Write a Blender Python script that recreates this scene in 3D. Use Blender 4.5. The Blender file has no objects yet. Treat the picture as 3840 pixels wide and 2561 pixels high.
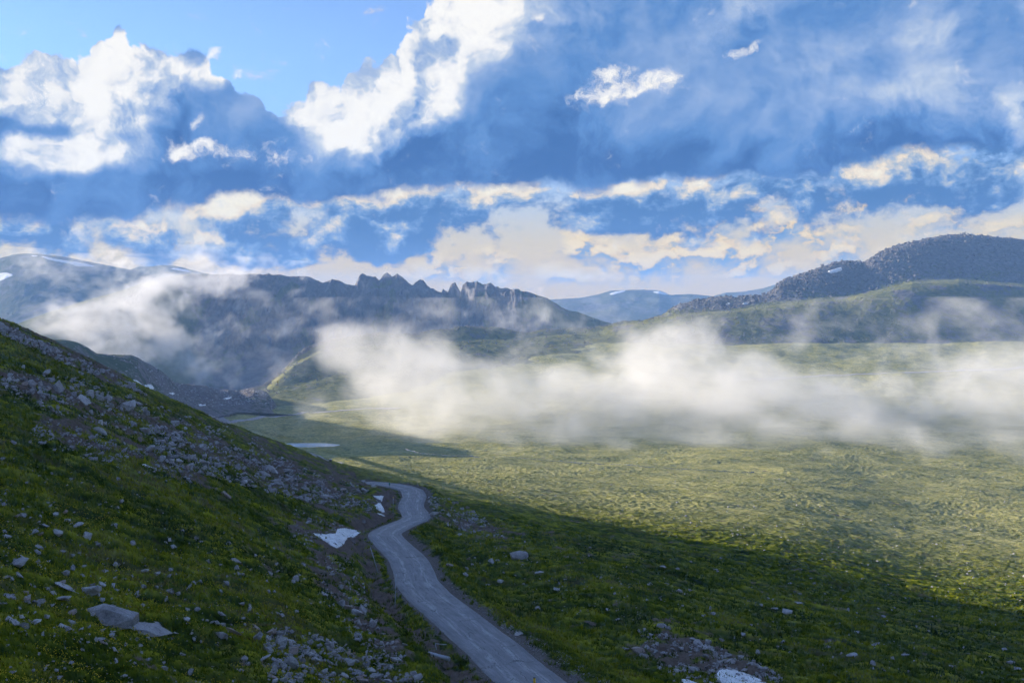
import bpy, bmesh, math, random
import numpy as np
from mathutils import Vector, Matrix, Euler
S = bpy.context.scene
COL = S.collection
R = math.radians

# ------------------------------------------------------------------ camera
FOC = 3733.0            # focal length in photograph pixels (35 mm lens)
HX, HY = 1920.0, 1127.0  # vanishing centre: straight ahead, eye level
cam_d = bpy.data.cameras.new('camera')
cam = bpy.data.objects.new('camera', cam_d); COL.objects.link(cam)
cam_d.sensor_width = 36.0; cam_d.lens = 35.0
cam_d.shift_y = -(1280.5 - HY) / 3840.0
cam_d.clip_start = 0.5; cam_d.clip_end = 60000
cam.location = (0, 0, 0); cam.rotation_euler = (R(90), 0, 0)
S.camera = cam
S.view_settings.view_transform = 'Standard'; S.view_settings.look = 'None'
S.view_settings.exposure = 1.5; S.view_settings.gamma = 1.0
S.cycles.use_denoising = True
S.cycles.max_bounces = 6; S.cycles.diffuse_bounces = 2; S.cycles.glossy_bounces = 1
S.cycles.transmission_bounces = 2; S.cycles.volume_bounces = 2; S.cycles.transparent_max_bounces = 8
S.cycles.volume_max_steps = 128; S.cycles.volume_step_rate = 1.0
S.cycles.use_adaptive_sampling = True; S.cycles.adaptive_threshold = 0.035; S.cycles.adaptive_min_samples = 12

# ------------------------------------------------------------------ sun
SUN_EL, SUN_BACK = 13.0, 14.0       # low sun to the left, a little beyond square
sd = Vector((-math.cos(R(SUN_EL))*math.cos(R(SUN_BACK)), math.cos(R(SUN_EL))*math.sin(R(SUN_BACK)), math.sin(R(SUN_EL))))
sun_d = bpy.data.lights.new('sun', 'SUN'); sun = bpy.data.objects.new('sun', sun_d); COL.objects.link(sun)
sun_d.energy = 5.0; sun_d.angle = R(0.5); sun_d.color = (1.0, 0.885, 0.72)
sun.rotation_euler = sd.to_track_quat('Z', 'Y').to_euler()

# ------------------------------------------------------------------ node language
class E:
    """a socket with arithmetic"""
    def __init__(s, t, k): s.t, s.k = t, k
    def m(s, op, *a, clamp=False):
        n = s.t.nodes.new('ShaderNodeMath'); n.operation = op; n.use_clamp = clamp
        for i, v in enumerate((s,) + a):
            if isinstance(v, E): s.t.links.new(v.k, n.inputs[i])
            else: n.inputs[i].default_value = v
        return E(s.t, n.outputs[0])
    def __add__(s, o): return s.m('ADD', o)
    def __radd__(s, o): return s.m('ADD', o)
    def __sub__(s, o): return s.m('SUBTRACT', o)
    def __rsub__(s, o): return (s * -1.0) + o
    def __mul__(s, o): return s.m('MULTIPLY', o)
    def __rmul__(s, o): return s.m('MULTIPLY', o)
    def __truediv__(s, o): return s.m('DIVIDE', o)
    def clamp(s): return s.m('ADD', 0.0, clamp=True)
    def max(s, o): return s.m('MAXIMUM', o)
    def min(s, o): return s.m('MINIMUM', o)
    def smin(s, o, d): return s.m('SMOOTH_MIN', o, d)
    def smax(s, o, d): return s.m('SMOOTH_MAX', o, d)
    def ss(s, a, b, lo=0.0, hi=1.0):
        n = s.t.nodes.new('ShaderNodeMapRange'); n.interpolation_type = 'SMOOTHSTEP'
        s.t.links.new(s.k, n.inputs[0])
        for i, v in enumerate((a, b, lo, hi)): n.inputs[i+1].default_value = v
        return E(s.t, n.outputs[0])
    def lin(s, a, b, lo=0.0, hi=1.0):
        n = s.t.nodes.new('ShaderNodeMapRange'); s.t.links.new(s.k, n.inputs[0])
        for i, v in enumerate((a, b, lo, hi)): n.inputs[i+1].default_value = v
        return E(s.t, n.outputs[0])
    def mul(s, v):
        n = s.t.nodes.new('ShaderNodeVectorMath'); n.operation = 'MULTIPLY'; s.t.links.new(s.k, n.inputs[0]); n.inputs[1].default_value = v
        return E(s.t, n.outputs[0])
    def mul_s(s, e):
        n = s.t.nodes.new('ShaderNodeVectorMath'); n.operation = 'SCALE'; s.t.links.new(s.k, n.inputs[0]); s.t.links.new(e.k, n.inputs['Scale'])
        return E(s.t, n.outputs[0])
    def add(s, v):
        n = s.t.nodes.new('ShaderNodeVectorMath'); n.operation = 'ADD'; s.t.links.new(s.k, n.inputs[0])
        if isinstance(v, E): s.t.links.new(v.k, n.inputs[1])
        else: n.inputs[1].default_value = v
        return E(s.t, n.outputs[0])
    def xyz(s):
        n = s.t.nodes.new('ShaderNodeSeparateXYZ'); s.t.links.new(s.k, n.inputs[0]); return [E(s.t, o) for o in n.outputs]
    def noise(s, scale, detail=6, rough=0.55, dist=0.0, color=False, kind='FBM', lac=2.0, dim='2D'):
        n = s.t.nodes.new('ShaderNodeTexNoise'); n.noise_dimensions = dim; s.t.links.new(s.k, n.inputs['Vector']); n.noise_type = kind
        n.inputs['Scale'].default_value = scale; n.inputs['Detail'].default_value = detail
        n.inputs['Roughness'].default_value = rough; n.inputs['Distortion'].default_value = dist; n.inputs['Lacunarity'].default_value = lac
        return E(s.t, n.outputs['Color' if color else 0])
    def voro(s, scale, detail=3, rough=0.5, feat='F1', out=0, smooth=0.5, dim='2D'):
        n = s.t.nodes.new('ShaderNodeTexVoronoi'); n.voronoi_dimensions = dim; s.t.links.new(s.k, n.inputs['Vector']); n.feature = feat
        n.inputs['Scale'].default_value = scale
        if 'Detail' in n.inputs and feat in ('F1', 'F2', 'SMOOTH_F1', 'DISTANCE_TO_EDGE'):
            n.inputs['Detail'].default_value = detail; n.inputs['Roughness'].default_value = rough
            n.normalize = True
        if feat == 'SMOOTH_F1': n.inputs['Smoothness'].default_value = smooth
        return E(s.t, n.outputs[out])
    def ball(s, loc, scale, rot=0.0, kind='QUADRATIC_SPHERE'):
        m = s.t.nodes.new('ShaderNodeMapping'); m.vector_type = 'TEXTURE'; s.t.links.new(s.k, m.inputs[0])
        m.inputs[1].default_value = loc; m.inputs[2].default_value = (0, 0, rot); m.inputs[3].default_value = scale
        g = s.t.nodes.new('ShaderNodeTexGradient'); g.gradient_type = kind; s.t.links.new(m.outputs[0], g.inputs[0])
        return E(s.t, g.outputs[1])
    def curve(s, pts):
        n = s.t.nodes.new('ShaderNodeFloatCurve'); s.t.links.new(s.k, n.inputs[1]); c = n.mapping.curves[0]
        n.mapping.use_clip = False
        while len(c.points) < len(pts): c.points.new(0.5, 0.5)
        for p, (x, y) in zip(c.points, pts): p.location = (x, y); p.handle_type = 'AUTO'
        n.mapping.update(); return E(s.t, n.outputs[0])
    def ramp(s, stops):
        n = s.t.nodes.new('ShaderNodeValToRGB'); s.t.links.new(s.k, n.inputs[0]); e = n.color_ramp.elements
        while len(e) < len(stops): e.new(0.5)
        for q, (x, c) in zip(e, stops): q.position = x; q.color = tuple(c) + (1,)
        return E(s.t, n.outputs[0])
    def mix(s, a, b):
        n = s.t.nodes.new('ShaderNodeMix'); n.data_type = 'RGBA'
        s.t.links.new(s.k, n.inputs[0])
        for i, v in ((6, a), (7, b)):
            if isinstance(v, E): s.t.links.new(v.k, n.inputs[i])
            else: n.inputs[i].default_value = tuple(v) + (1,)
        return E(s.t, n.outputs[2])
def vec(t, x, y, z=0.0):
    n = t.nodes.new('ShaderNodeCombineXYZ')
    for i, v in enumerate((x, y, z)):
        if isinstance(v, E): t.links.new(v.k, n.inputs[i])
        else: n.inputs[i].default_value = v
    return E(t, n.outputs[0])
def srgb(r, g, b, k=1.0):
    f = lambda c: (c/12.92 if c <= 0.04045 else ((c+0.055)/1.055)**2.4)
    return tuple(f(c/255.0)*k for c in (r, g, b))
# ------------------------------------------------------------------ world: sky texture and clouds by direction
W = bpy.data.worlds.new('World'); S.world = W; W.use_nodes = True
t = W.node_tree; t.nodes.clear()
g = t.nodes.new('ShaderNodeTexCoord'); D3 = E(t, g.outputs['Generated'])
dx, dy, dz = D3.xyz()
def ang(px, py):                 # azimuth and elevation of a point of the sky, in thousandths of a focal pixel
    u = (px-HX)/FOC; e = (HY-py)/FOC; a = math.atan(u)
    return a*FOC/1000.0, e*math.cos(a)*FOC/1000.0
U = dx.m('ARCTAN2', dy) * (FOC/1000.0)
V = dz / ((dx*dx + dy*dy).m('SQRT').max(0.02)) * (FOC/1000.0)
P = vec(t, U, V, 0.0)
def blobs(p, lst):
    acc = None
    for px, py, rx, ry, rot, w in lst:
        x, y = ang(px, py)
        b = p.ball((x, y, 0), (rx/1000.0, ry/1000.0, 1.0), R(rot), 'SPHERICAL')*w
        acc = b if acc is None else acc + b
    return acc
def edge(u, pts):                # an outline of the cloud as height over azimuth
    q = [ang(x, y) for x, y in pts]
    return (u.lin(-2.6, 2.6).curve([((x+2.6)/5.2, (y+1.0)/4.0) for x, y in q]))*4.0 - 1.0
sky = t.nodes.new('ShaderNodeTexSky'); sky.sky_type = 'NISHITA'; sky.sun_disc = False
sky.sun_elevation = R(SUN_EL); sky.sun_rotation = math.atan2(sd.x, sd.y)
sky.altitude = 3800; sky.air_density = 1.0; sky.dust_density = 0.6; sky.ozone_density = 2.0
SKY = E(t, sky.outputs[0])
# warps shared by the layers
wn = P.noise(1.6, 3, 0.5, color=True).add((-0.5, -0.5, -0.5))
wf = P.noise(8.0, 6, 0.62, color=True).add((-0.5, -0.5, -0.5))
PW = P.add(wn.mul((0.35, 0.2, 0))).add(wf.mul((0.10, 0.08, 0)))
PS = P.add(wn.mul((0.15, 0.08, 0))).add(wf.mul((0.03, 0.03, 0)))
def billow(p, sc, d=3):          # cauliflower heads
    return 1.0 - p.voro(sc, d, 0.5, 'F1')*1.5
# --- far cumulus above the horizon
def far_d(p):
    b = blobs(p, [(2250,960,640,160,4,.9),(2700,880,540,190,14,.9),(3080,800,440,160,18,.8),(1850,1000,500,110,2,.8),
                  (2150,850,90,110,0,.5),(2500,820,120,140,0,.5),(2860,770,140,140,0,.5),(3330,720,240,90,15,.6),(3150,920,640,110,4,.7),
                  (2600,1010,1000,80,0,.6),(1350,1040,400,60,0,.6),(3500,830,560,90,3,.7),(2300,1010,900,90,0,.6),(3000,840,800,160,8,.4),(520,930,300,60,0,.6)]).min(0.75)
    return b + billow(p.mul((1,1.3,1)), 6.0, 3)*0.5 + (p.mul((1,1.8,1)).noise(5.0, 6, .62)-.5)*2.2 - 0.62
fa = far_d(PS); fa2 = far_d(PS.add((-0.022, 0.026, 0)))
far_a = fa.ss(0.0, 0.8)*V.ss(0.02, 0.10)
far_l = (0.30 + (fa - fa2)*3.4 + fa*0.08).clamp()
far_c = far_l.ramp([(0, srgb(112,152,196)), (.3, srgb(198,190,164)), (.6, srgb(252,214,140)), (1, (1.05, .82, .42))])
# --- lower dark clouds with lit tops
B_D = [(1380,880,480,140,6,1.1),(1150,900,420,90,0,.8),(1240,850,700,170,3,1.4),(820,860,560,130,-4,1.0),(1600,800,360,130,12,1.1),(420,800,360,80,-8,1.0),(2150,800,340,130,8,1.4),(2380,770,310,150,8,1.4),
       (2720,730,260,110,14,1.4),(3210,690,330,90,16,1.1),(3580,690,360,130,6,1.6),(3800,560,300,220,0,1.1),(1960,710,200,90,10,1.0),
       (2840,890,120,44,20,1.0),(3470,860,130,48,10,1.0),(60,790,280,100,0,1.0),(300,900,760,90,0,.7),(700,770,900,80,4,.8),(1500,720,700,80,2,.7),(2600,660,500,70,8,.6),(2900,700,500,110,10,.6),(3500,640,500,150,14,.8),(500,770,700,90,4,.7),(1500,760,500,80,6,.6),(200,860,600,120,0,.7)]
def b_d(p): return blobs(p, B_D).min(1.0) + (p.mul((1,1.5,1)).noise(3.6, 8, .64)-.5)*3.6 - 0.42
bd = b_d(PS); bd2 = b_d(PS.add((-0.03, 0.045, 0)))
b_a = bd.ss(-0.2, 0.40)*V.ss(0.02, 0.12)*V.ss(.62, .8, 1.0, 0.0)
b_l = (blobs(PS, [(560,800,430,80,8,.95),(900,755,440,60,4,.45),(1340,740,260,80,10,.5),(1060,775,160,70,0,.4),(800,880,380,90,0,.35),(1960,705,210,90,10,.9),
                 (60,790,190,100,0,.8),(1600,745,280,60,8,.5),(2640,690,160,70,20,.6),(3380,640,150,60,14,.12),(3850,660,80,110,0,.7),(2780,870,60,30,20,.3),(3400,850,80,40,20,.7)])
       + 0.05 + (bd - bd2)*0.62 + (PS.mul((1,1.5,1)).noise(5.0, 7, .64) - 0.5)*2.3).clamp()
b_c = b_l.ramp([(0, srgb(70,118,176)), (.25, srgb(112,152,202)), (.5, srgb(180,192,204)), (.75, srgb(245,228,200)), (1, srgb(255,246,222))])
# --- the great deck and the two lit cumulus heads
TOP = [(-900,330),(-300,330),(0,318),(110,262),(272,232),(394,216),(460,204),(503,220),(618,214),(650,252),(715,212),(793,285),(850,372),(908,400),(985,385),(1024,440),
       (1090,462),(1120,415),(1221,370),(1288,372),(1308,328),(1382,268),(1455,248),(1495,208),(1509,161),(1576,134),(1576,70),(1640,20),(1720,-120),(2000,-500),(4600,-600)]
BOT = [(-900,830),(0,815),(180,815),(333,800),(605,757),(787,748),(1000,740),(1211,730),(1402,710),(1803,680),(2138,695),(2514,672),(2769,636),(2970,622),(3137,614),(3371,560),(3560,545),(3800,520),(4300,560)]
def puff(p): return (billow(p, 4.6, 1)*0.8 + billow(p.add((3,1,0)), 12.0, 3)*0.5)
LIT = (-0.022, 0.022, 0.0)       # towards the sun across the sky
PB = P.add(wn.mul((0.12, 0.12, 0))).add(wf.mul((0.05, 0.05, 0)))
bil = puff(PB); bil2 = puff(PB.add(LIT))
nz = PW.noise(2.4, 8, .6); nz2 = PW.add((-0.05, 0.05, 0)).noise(2.4, 6, .6)
PE = P.add(wf.mul((0.06, 0.06, 0)))
ue, ve, _ = PE.xyz()
da = (edge(ue, TOP) - ve)*8.0 + bil*1.4 - 0.62
hb = ve - edge(ue, BOT) + 0.02
db = hb*10.0 + (nz - .5)*2.0
c_a = da.ss(0.0, 0.16) * db.ss(-0.22, 0.28)
lm = blobs(PW, [(455,205,150,90,0,.9),(20,330,260,130,0,.9),(60,470,160,70,0,-.5),(150,370,360,180,22,1.2),(430,310,350,190,10,1.2),(640,310,300,150,0,1.0),(300,545,260,130,0,1.0),(90,575,240,100,0,.9),(480,440,220,150,0,.8),
               (890,290,160,70,20,1.0),(1170,430,140,120,0,1.1),(1290,500,200,210,20,1.1),(1410,400,240,260,0,1.1),(1390,520,160,180,0,.6),(1540,290,240,270,-20,1.1),
               (1640,150,260,260,0,1.2),(1720,30,340,250,0,1.1),(1600,400,180,130,0,.7),(1520,430,200,200,0,.4),(1980,60,420,260,0,.4),(2420,480,450,250,0,.22),
               (3150,290,660,350,10,.34),(3700,300,580,350,20,.26),(3600,90,180,130,0,.3),(2830,20,250,100,0,.55),(3850,490,110,150,0,.6),(3700,420,400,200,0,.25),
               (2660,150,260,130,20,.25),(2300,60,300,200,0,.15),(200,455,300,52,12,-.7),(960,420,200,90,0,.1)])
under = hb.ss(0.0, 0.42)         # the underside is the darkest
lc = lm.ss(0.0, 1.15)
c_l = (0.015 + lc*0.60 + under*0.20 + (bil - bil2)*(lc*0.62 + 0.03) + (nz - nz2)*(lc*2.0 + 0.35) + (nz - 0.5)*(lc*0.9 + 0.50)).clamp()
c_c = c_l.ramp([(0, srgb(58,106,170)), (.14, srgb(92,140,202)), (.34, srgb(140,170,216)), (.60, srgb(192,207,228)), (.8, srgb(243,243,243)), (1, srgb(255,253,249))])
# --- ragged bright scraps in front
PR = P.add(wf.mul((0.10, 0.07, 0)))
def e_d(p): return blobs(p, [(2290,350,230,70,14,1.3),(2200,320,130,50,35,1.0),(2470,300,180,50,16,1.2),(2330,270,170,50,10,.9),(2800,180,110,36,20,1.1),(755,560,140,60,8,1.3),(690,575,130,30,20,.8),
                             (1000,565,180,80,10,1.5),(733,462,30,60,0,1.0),(1100,610,80,60,-20,.6),(2020,75,55,36,-30,.9),(890,285,130,40,22,1.1),(800,215,80,30,45,1.0)]).min(1.0) + (p.noise(6.0, 8, .7)-.5)*3.4 - 0.40
ed = e_d(PR); ed2 = e_d(PR.add((-0.02, 0.025, 0)))
e_a = ed.ss(0.0, 1.05)
e_c = (0.50 + (ed - ed2)*0.5 + ed*.36).clamp().ramp([(0, srgb(150,180,225)), (.5, srgb(215,220,232)), (.85, srgb(252,248,240)), (1, srgb(255,252,245))])
# --- loose cloud over the rest of the sky
oth = D3.noise(2.2, 4, .55, dim='3D').ss(0.46, 0.62)*((dy.ss(-0.2, 0.75, 1, 0)).max(V.ss(1.2, 2.6)))*dz.ss(0.03, 0.2)
hz = V.ss(-0.02, 0.56, 1.0, 0.0)  # pale warm band at the horizon
def bg(col, k):
    n = t.nodes.new('ShaderNodeBackground')
    if isinstance(col, E): t.links.new(col.k, n.inputs[0])
    else: n.inputs[0].default_value = tuple(col) + (1,)
    n.inputs[1].default_value = k; return n.outputs[0]
def mixs(f, a, b):
    n = t.nodes.new('ShaderNodeMixShader'); t.links.new(f.k, n.inputs[0]); t.links.new(a, n.inputs[1]); t.links.new(b, n.inputs[2]); return n.outputs[0]
low = V.ss(0.0, 1.0, 0.50, 1.0)
SKYC = SKY.mul((1.62, 1.62, 1.75)).mul_s(low)
out = bg(SKYC, 0.060)
K = 0.354                       # the exposure is one and a half stops up
out = mixs(hz*0.92, out, bg((.98, .60, .05), K))
for a, c in ((oth*0.8, srgb(176,202,250)), (far_a, far_c), (b_a, b_c), (c_a, c_c), (e_a*V.ss(0,.1), e_c)):
    out = mixs(a, out, bg(c, K))
o = t.nodes.new('ShaderNodeOutputWorld'); t.links.new(out, o.inputs[0])
W.cycles.sampling_method = 'MANUAL'; W.cycles.sample_map_resolution = 512
# ------------------------------------------------------------------ numpy noise
_rng = np.random.RandomState(7)
_perm = np.tile(_rng.permutation(1024), 3).astype(np.int32)
_g2 = np.stack([np.cos(np.linspace(0, 2*np.pi, 64, False)), np.sin(np.linspace(0, 2*np.pi, 64, False))], 1).astype(np.float32)
def perlin(x, y, s=0):
    x = np.asarray(x, np.float32) + s*17.31; y = np.asarray(y, np.float32) - s*9.77
    xf, yf = np.floor(x), np.floor(y); xi = xf.astype(np.int32) & 1023; yi = yf.astype(np.int32) & 1023
    fx, fy = x-xf, y-yf; ux = fx*fx*fx*(fx*(fx*6-15)+10); uy = fy*fy*fy*(fy*(fy*6-15)+10)
    def gr(ix, iy, ax, ay):
        h = _perm[_perm[ix & 1023] + (iy & 1023)] & 63
        return _g2[h, 0]*ax + _g2[h, 1]*ay
    a = gr(xi, yi, fx, fy); b = gr(xi+1, yi, fx-1, fy); c = gr(xi, yi+1, fx, fy-1); d = gr(xi+1, yi+1, fx-1, fy-1)
    return (a + ux*(b-a)) + uy*((c + ux*(d-c)) - (a + ux*(b-a)))
def fbm(x, y, o=5, g=0.5, s=0):
    r = 0.0; a = 1.0; f = 1.0
    for i in range(o): r = r + a*perlin(np.asarray(x)*f, np.asarray(y)*f, s+i*3); a *= g; f *= 2.03
    return r
def ridged(x, y, o=5, g=0.5, s=0):
    r = 0.0; a = 1.0; f = 1.0
    for i in range(o): r = r + a*(1-2*np.abs(perlin(np.asarray(x)*f, np.asarray(y)*f, s+i*3))); a *= g; f *= 2.03
    return r
def sst(x, a, b):
    k = np.clip((x-a)/(b-a), 0, 1); return k*k*(3-2*k)
def px2w(px, py, Y): return np.array([(px-HX)/FOC*Y, Y, (HY-py)/FOC*Y])

# ------------------------------------------------------------------ object helpers
def tag(o, label=None, cat=None, group=None, kind=None):
    for k, v in (('label', label), ('category', cat), ('group', group), ('kind', kind)):
        if v: o[k] = v
    return o
def link(name, me, mats=None, parent=None):
    o = bpy.data.objects.new(name, me); COL.objects.link(o)
    if mats and not me.materials:
        for m in (mats if isinstance(mats, (list, tuple)) else [mats]): me.materials.append(m)
    if parent: o.parent = parent
    return o
def np_mesh(name, v, f, smooth=True, attrs=None):
    """v (n,3), f (m,3|4)"""
    me = bpy.data.meshes.new(name); v = np.ascontiguousarray(v, np.float32); f = np.ascontiguousarray(f, np.int32); k = f.shape[1]
    me.vertices.add(len(v)); me.vertices.foreach_set('co', v.ravel())
    me.loops.add(f.size); me.loops.foreach_set('vertex_index', f.ravel())
    me.polygons.add(len(f)); me.polygons.foreach_set('loop_start', np.arange(0, f.size, k, dtype=np.int32))
    me.polygons.foreach_set('use_smooth', np.full(len(f), smooth))
    for n, a in (attrs or {}).items():
        at = me.attributes.new(n, 'FLOAT', 'POINT'); at.data.foreach_set('value', np.ascontiguousarray(a, np.float32).ravel())
    me.update(calc_edges=True); return me
def grid_faces(nr, nc, flip=False):
    i = np.arange(nr*nc).reshape(nr, nc)
    q = np.stack([i[:-1, :-1], i[:-1, 1:], i[1:, 1:], i[1:, :-1]], -1).reshape(-1, 4)
    return q[:, ::-1] if flip else q
def new_mat(name):
    m = bpy.data.materials.new(name); m.use_nodes = True; nt = m.node_tree
    return m, nt, nt.nodes['Principled BSDF']
def attr(nt, n):
    a = nt.nodes.new('ShaderNodeAttribute'); a.attribute_name = n; return E(nt, a.outputs['Fac'])
def pos(nt):
    return E(nt, nt.nodes.new('ShaderNodeNewGeometry').outputs['Position'])
def objco(nt):
    return E(nt, nt.nodes.new('ShaderNodeTexCoord').outputs['Object'])
def plug(nt, e, sock): nt.links.new(e.k, sock)
def bump(nt, b, h, dist, strength=1.0):
    n = nt.nodes.new('ShaderNodeBump'); n.inputs['Strength'].default_value = strength; n.inputs['Distance'].default_value = dist
    nt.links.new(h.k, n.inputs['Height']); nt.links.new(n.outputs[0], b.inputs['Normal'])

# ------------------------------------------------------------------ the road: (photo x of left edge, right edge, photo y, distance)
ROAD = [(1905,2260,2640,83),(1852,2143,2561,90),(1775,2069,2502,96),(1699,2014,2436,103),(1617,1927,2370,110),(1550,1840,2304,118),(1475,1748,2238,128),(1442,1682,2183,137),
        (1454,1649,2140,146),(1440,1619,2095,156),(1408,1534,2040,170),(1381,1505,2010,178),(1389,1500,1997,184),(1421,1540,1978,192),(1458,1588,1960,201),(1495,1611,1949,208),(1507,1620,1938,214),(1504,1604,1920,222),(1493,1590,1904,229),(1496,1590,1886,238),(1510,1601,1862,250),(1502,1588,1838,263)]
RC = [px2w((a+b)/2, y, Y) for a, b, y, Y in ROAD]
RC += [px2w(1508, 1826, 272), px2w(1468, 1818, 281), px2w(1415, 1812, 292), px2w(1360, 1808, 305)]
RC = np.array(RC)
def smooth_poly(p, n, it=3):
    s = np.concatenate([[0], np.cumsum(np.linalg.norm(np.diff(p[:, :2], axis=0), axis=1))])
    q = np.stack([np.interp(np.linspace(0, s[-1], n), s, p[:, k]) for k in range(3)], 1)
    w = max(3, n//70)|1
    for _ in range(it):
        e = np.pad(q, ((w//2, w//2), (0, 0)), mode='edge'); e[:w//2] = 2*q[0]-e[w:w+w//2][::-1]; e[-(w//2):] = 2*q[-1]-q[-1-(w//2):-1][::-1]
        q = np.stack([np.convolve(e[:, k], np.ones(w)/w, 'valid') for k in range(3)], 1)
    return q
RP = smooth_poly(RC, 520)
RT = np.gradient(RP, axis=0); RT[:, 2] = 0; RT /= np.linalg.norm(RT, axis=1)[:, None]
RN = np.stack([RT[:, 1], -RT[:, 0], 0*RT[:, 0]], 1)      # to the right of travel
def road_near(x, y):
    """signed distance to the centre line (right +), road height there, arc index"""
    x = np.asarray(x).ravel(); y = np.asarray(y).ravel(); d = np.empty(len(x)); z = np.empty(len(x)); k = np.empty(len(x))
    for i in range(0, len(x), 20000):
        sl = slice(i, i+20000); dx_ = x[sl, None]-RP[None, :, 0]; dy_ = y[sl, None]-RP[None, :, 1]
        j = np.argmin(dx_*dx_+dy_*dy_, 1); r = np.arange(len(j))
        a, b = dx_[r, j], dy_[r, j]
        d[sl] = np.sqrt(a*a+b*b)*np.sign(a*RN[j, 0]+b*RN[j, 1]+1e-9); z[sl] = RP[j, 2]; k[sl] = j
    return d, z, k

# ------------------------------------------------------------------ the ground as one sheet: elevation over (bearing, log distance), thin-plate through survey points
CP = []
def col(px, *pts):
    for py, Y in pts: CP.append((px, py, Y))
col(-1900, (3800,18),(2350,40),(1700,70),(1250,110),(1040,160),(980,210),(1090,330),(1300,560),(1330,900),(1290,1600))
col(-900, (3600,20),(2450,42),(1900,66),(1500,95),(1240,135),(1110,185),(1105,225),(1230,330),(1450,560),(1480,900),(1400,1600))
col(0, (3400,20),(2561,47),(2300,58),(2000,76),(1700,103),(1450,143),(1300,176),(1203,212),(1205,235),(1330,330),(1560,560),(1680,900),(1680,1400))
col(400, (3300,22),(2561,56),(2300,69),(2000,92),(1700,132),(1500,185),(1384,240),(1395,275),(1500,360),(1640,560),(1680,900),(1640,1300),(1640,1700))
col(763, (3250,24),(2561,64),(2300,80),(2000,112),(1750,165),(1650,208),(1557,266),(1570,300),(1650,400),(1690,600),(1675,850),(1560,1050),(1548,1150),(1580,1350),(1600,1700))
col(1035, (2561,70),(2300,90),(2080,122),(1900,168),(1760,235),(1663,295),(1680,340),(1730,450),(1725,650),(1668,880),(1575,1060),(1520,1300),(1530,1700))
col(1200, (3200,26),(2561,76),(2400,90),(2250,107),(2110,132),(1985,165),(1900,196),(1810,245),(1714,318),(1735,390),(1745,500),(1720,680),(1668,880),(1560,1100))
col(1330, (2500,88),(2330,105),(2200,123),(2080,146),(1990,180),(1900,216),(1845,250),(1760,330),(1752,400),(1752,520),(1720,690),(1660,890))
col(1480, (2561,84),(2420,97))
col(1700, (3100,28),(1905,243),(1860,320),(1820,440),(1775,600),(1700,790),(1640,940),(1560,1130),(1480,1320),(1390,1500))
col(1900, (2250,136),(2120,164),(2000,208),(1930,260),(1880,340),(1830,450),(1775,600),(1700,790))
col(2150, (2380,114),(2200,146),(2080,186),(1985,245),(1920,330),(1870,430),(1790,590))
col(2400, (3100,30),(2561,93),(2400,116),(2200,156),(2060,215),(1960,310),(1890,410),(1800,590),(1715,780),(1640,940),(1550,1130),(1470,1320),(1380,1500))
col(3000, (3050,32),(2561,104),(2400,132),(2250,171),(2130,226),(2050,285),(1950,390),(1850,530),(1745,710),(1650,910),(1560,1120),(1470,1320),(1412,1480),(1330,1650))
col(3450, (2561,110),(2300,185),(2130,300),(1950,480),(1760,740),(1650,930),(1550,1150),(1450,1380),(1395,1500),(1315,1680))
col(3840, (3000,36),(2561,118),(2400,158),(2280,215),(2180,280),(2080,370),(1980,470),(1880,580),(1780,730),(1700,860),(1630,985),(1540,1180),(1460,1360),(1385,1540),(1300,1700))
col(5000, (2900,40),(2500,130),(2250,240),(2050,420),(1880,620),(1740,820),(1640,1000),(1480,1400),(1320,1800))
col(6200, (2800,44),(2450,140),(2200,260),(1980,460),(1700,880),(1480,1450))
for i in range(0, len(ROAD), 2): 
    a, b, y, Y = ROAD[i]; CP.append(((a+b)/2, y, Y))
CP = np.array(CP, float)
def feat(u, Y): return np.stack([np.asarray(u)*1.9, np.log(np.asarray(Y))*0.8], -1)
def tps(r2): return 0.5*r2*np.log(r2+1e-12)
_F = feat((CP[:, 0]-HX)/FOC, CP[:, 2]); _t = (HY-CP[:, 1])/FOC
_n = len(_F); _K = tps(((_F[:, None]-_F[None])**2).sum(-1)) + np.eye(_n)*0.0006
_Q = np.concatenate([np.ones((_n, 1)), _F], 1); _A = np.block([[_K, _Q], [_Q.T, np.zeros((3, 3))]])
_w = np.linalg.solve(_A, np.concatenate([_t, np.zeros(3)]))
def elev(u, Y):
    f = feat(u, Y); sh = f.shape[:-1]; f = f.reshape(-1, 2); out = np.empty(len(f))
    for i in range(0, len(f), 20000):
        q = f[i:i+20000]; out[i:i+20000] = tps(((q[:, None]-_F[None])**2).sum(-1)) @ _w[:_n] + _w[_n] + q @ _w[_n+1:]
    return out.reshape(sh)
# rows and columns
US = np.concatenate([np.linspace(-1.1, -0.56, 60, False), np.linspace(-0.56, 0.56, 1120, False), np.linspace(0.56, 1.15, 61)])
YS = np.concatenate([np.geomspace(10, 40, 30, False), np.geomspace(40, 330, 640, False), np.geomspace(330, 1000, 760, False), np.geomspace(1000, 1750, 200)])
cu = np.linspace(-1.1, 1.15, 150); cy = np.geomspace(10, 1750, 170)
ce = elev(*np.meshgrid(cu, cy))                         # coarse, then cubic up
def cub(a, xs, x, axis):
    a = np.moveaxis(a, axis, 0); p = np.interp(x, xs, np.arange(len(xs))); i = np.clip(np.floor(p).astype(int), 0, len(xs)-2); f = (p-i)[:, None]
    n = len(xs)-1; a0, a1, a2, a3 = a[np.clip(i-1, 0, n)], a[i], a[i+1], a[np.clip(i+2, 0, n)]
    r = a1 + 0.5*f*(a2-a0 + f*(2*a0-5*a1+4*a2-a3 + f*(3*(a1-a2)+a3-a0)))
    return np.moveaxis(r, 0, axis)
GE = cub(cub(ce, np.log(cy), np.log(YS), 0), cu, US, 1)
GU, GY = np.meshgrid(US, YS); GX = GU*GY; GZ = GE*GY
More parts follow.
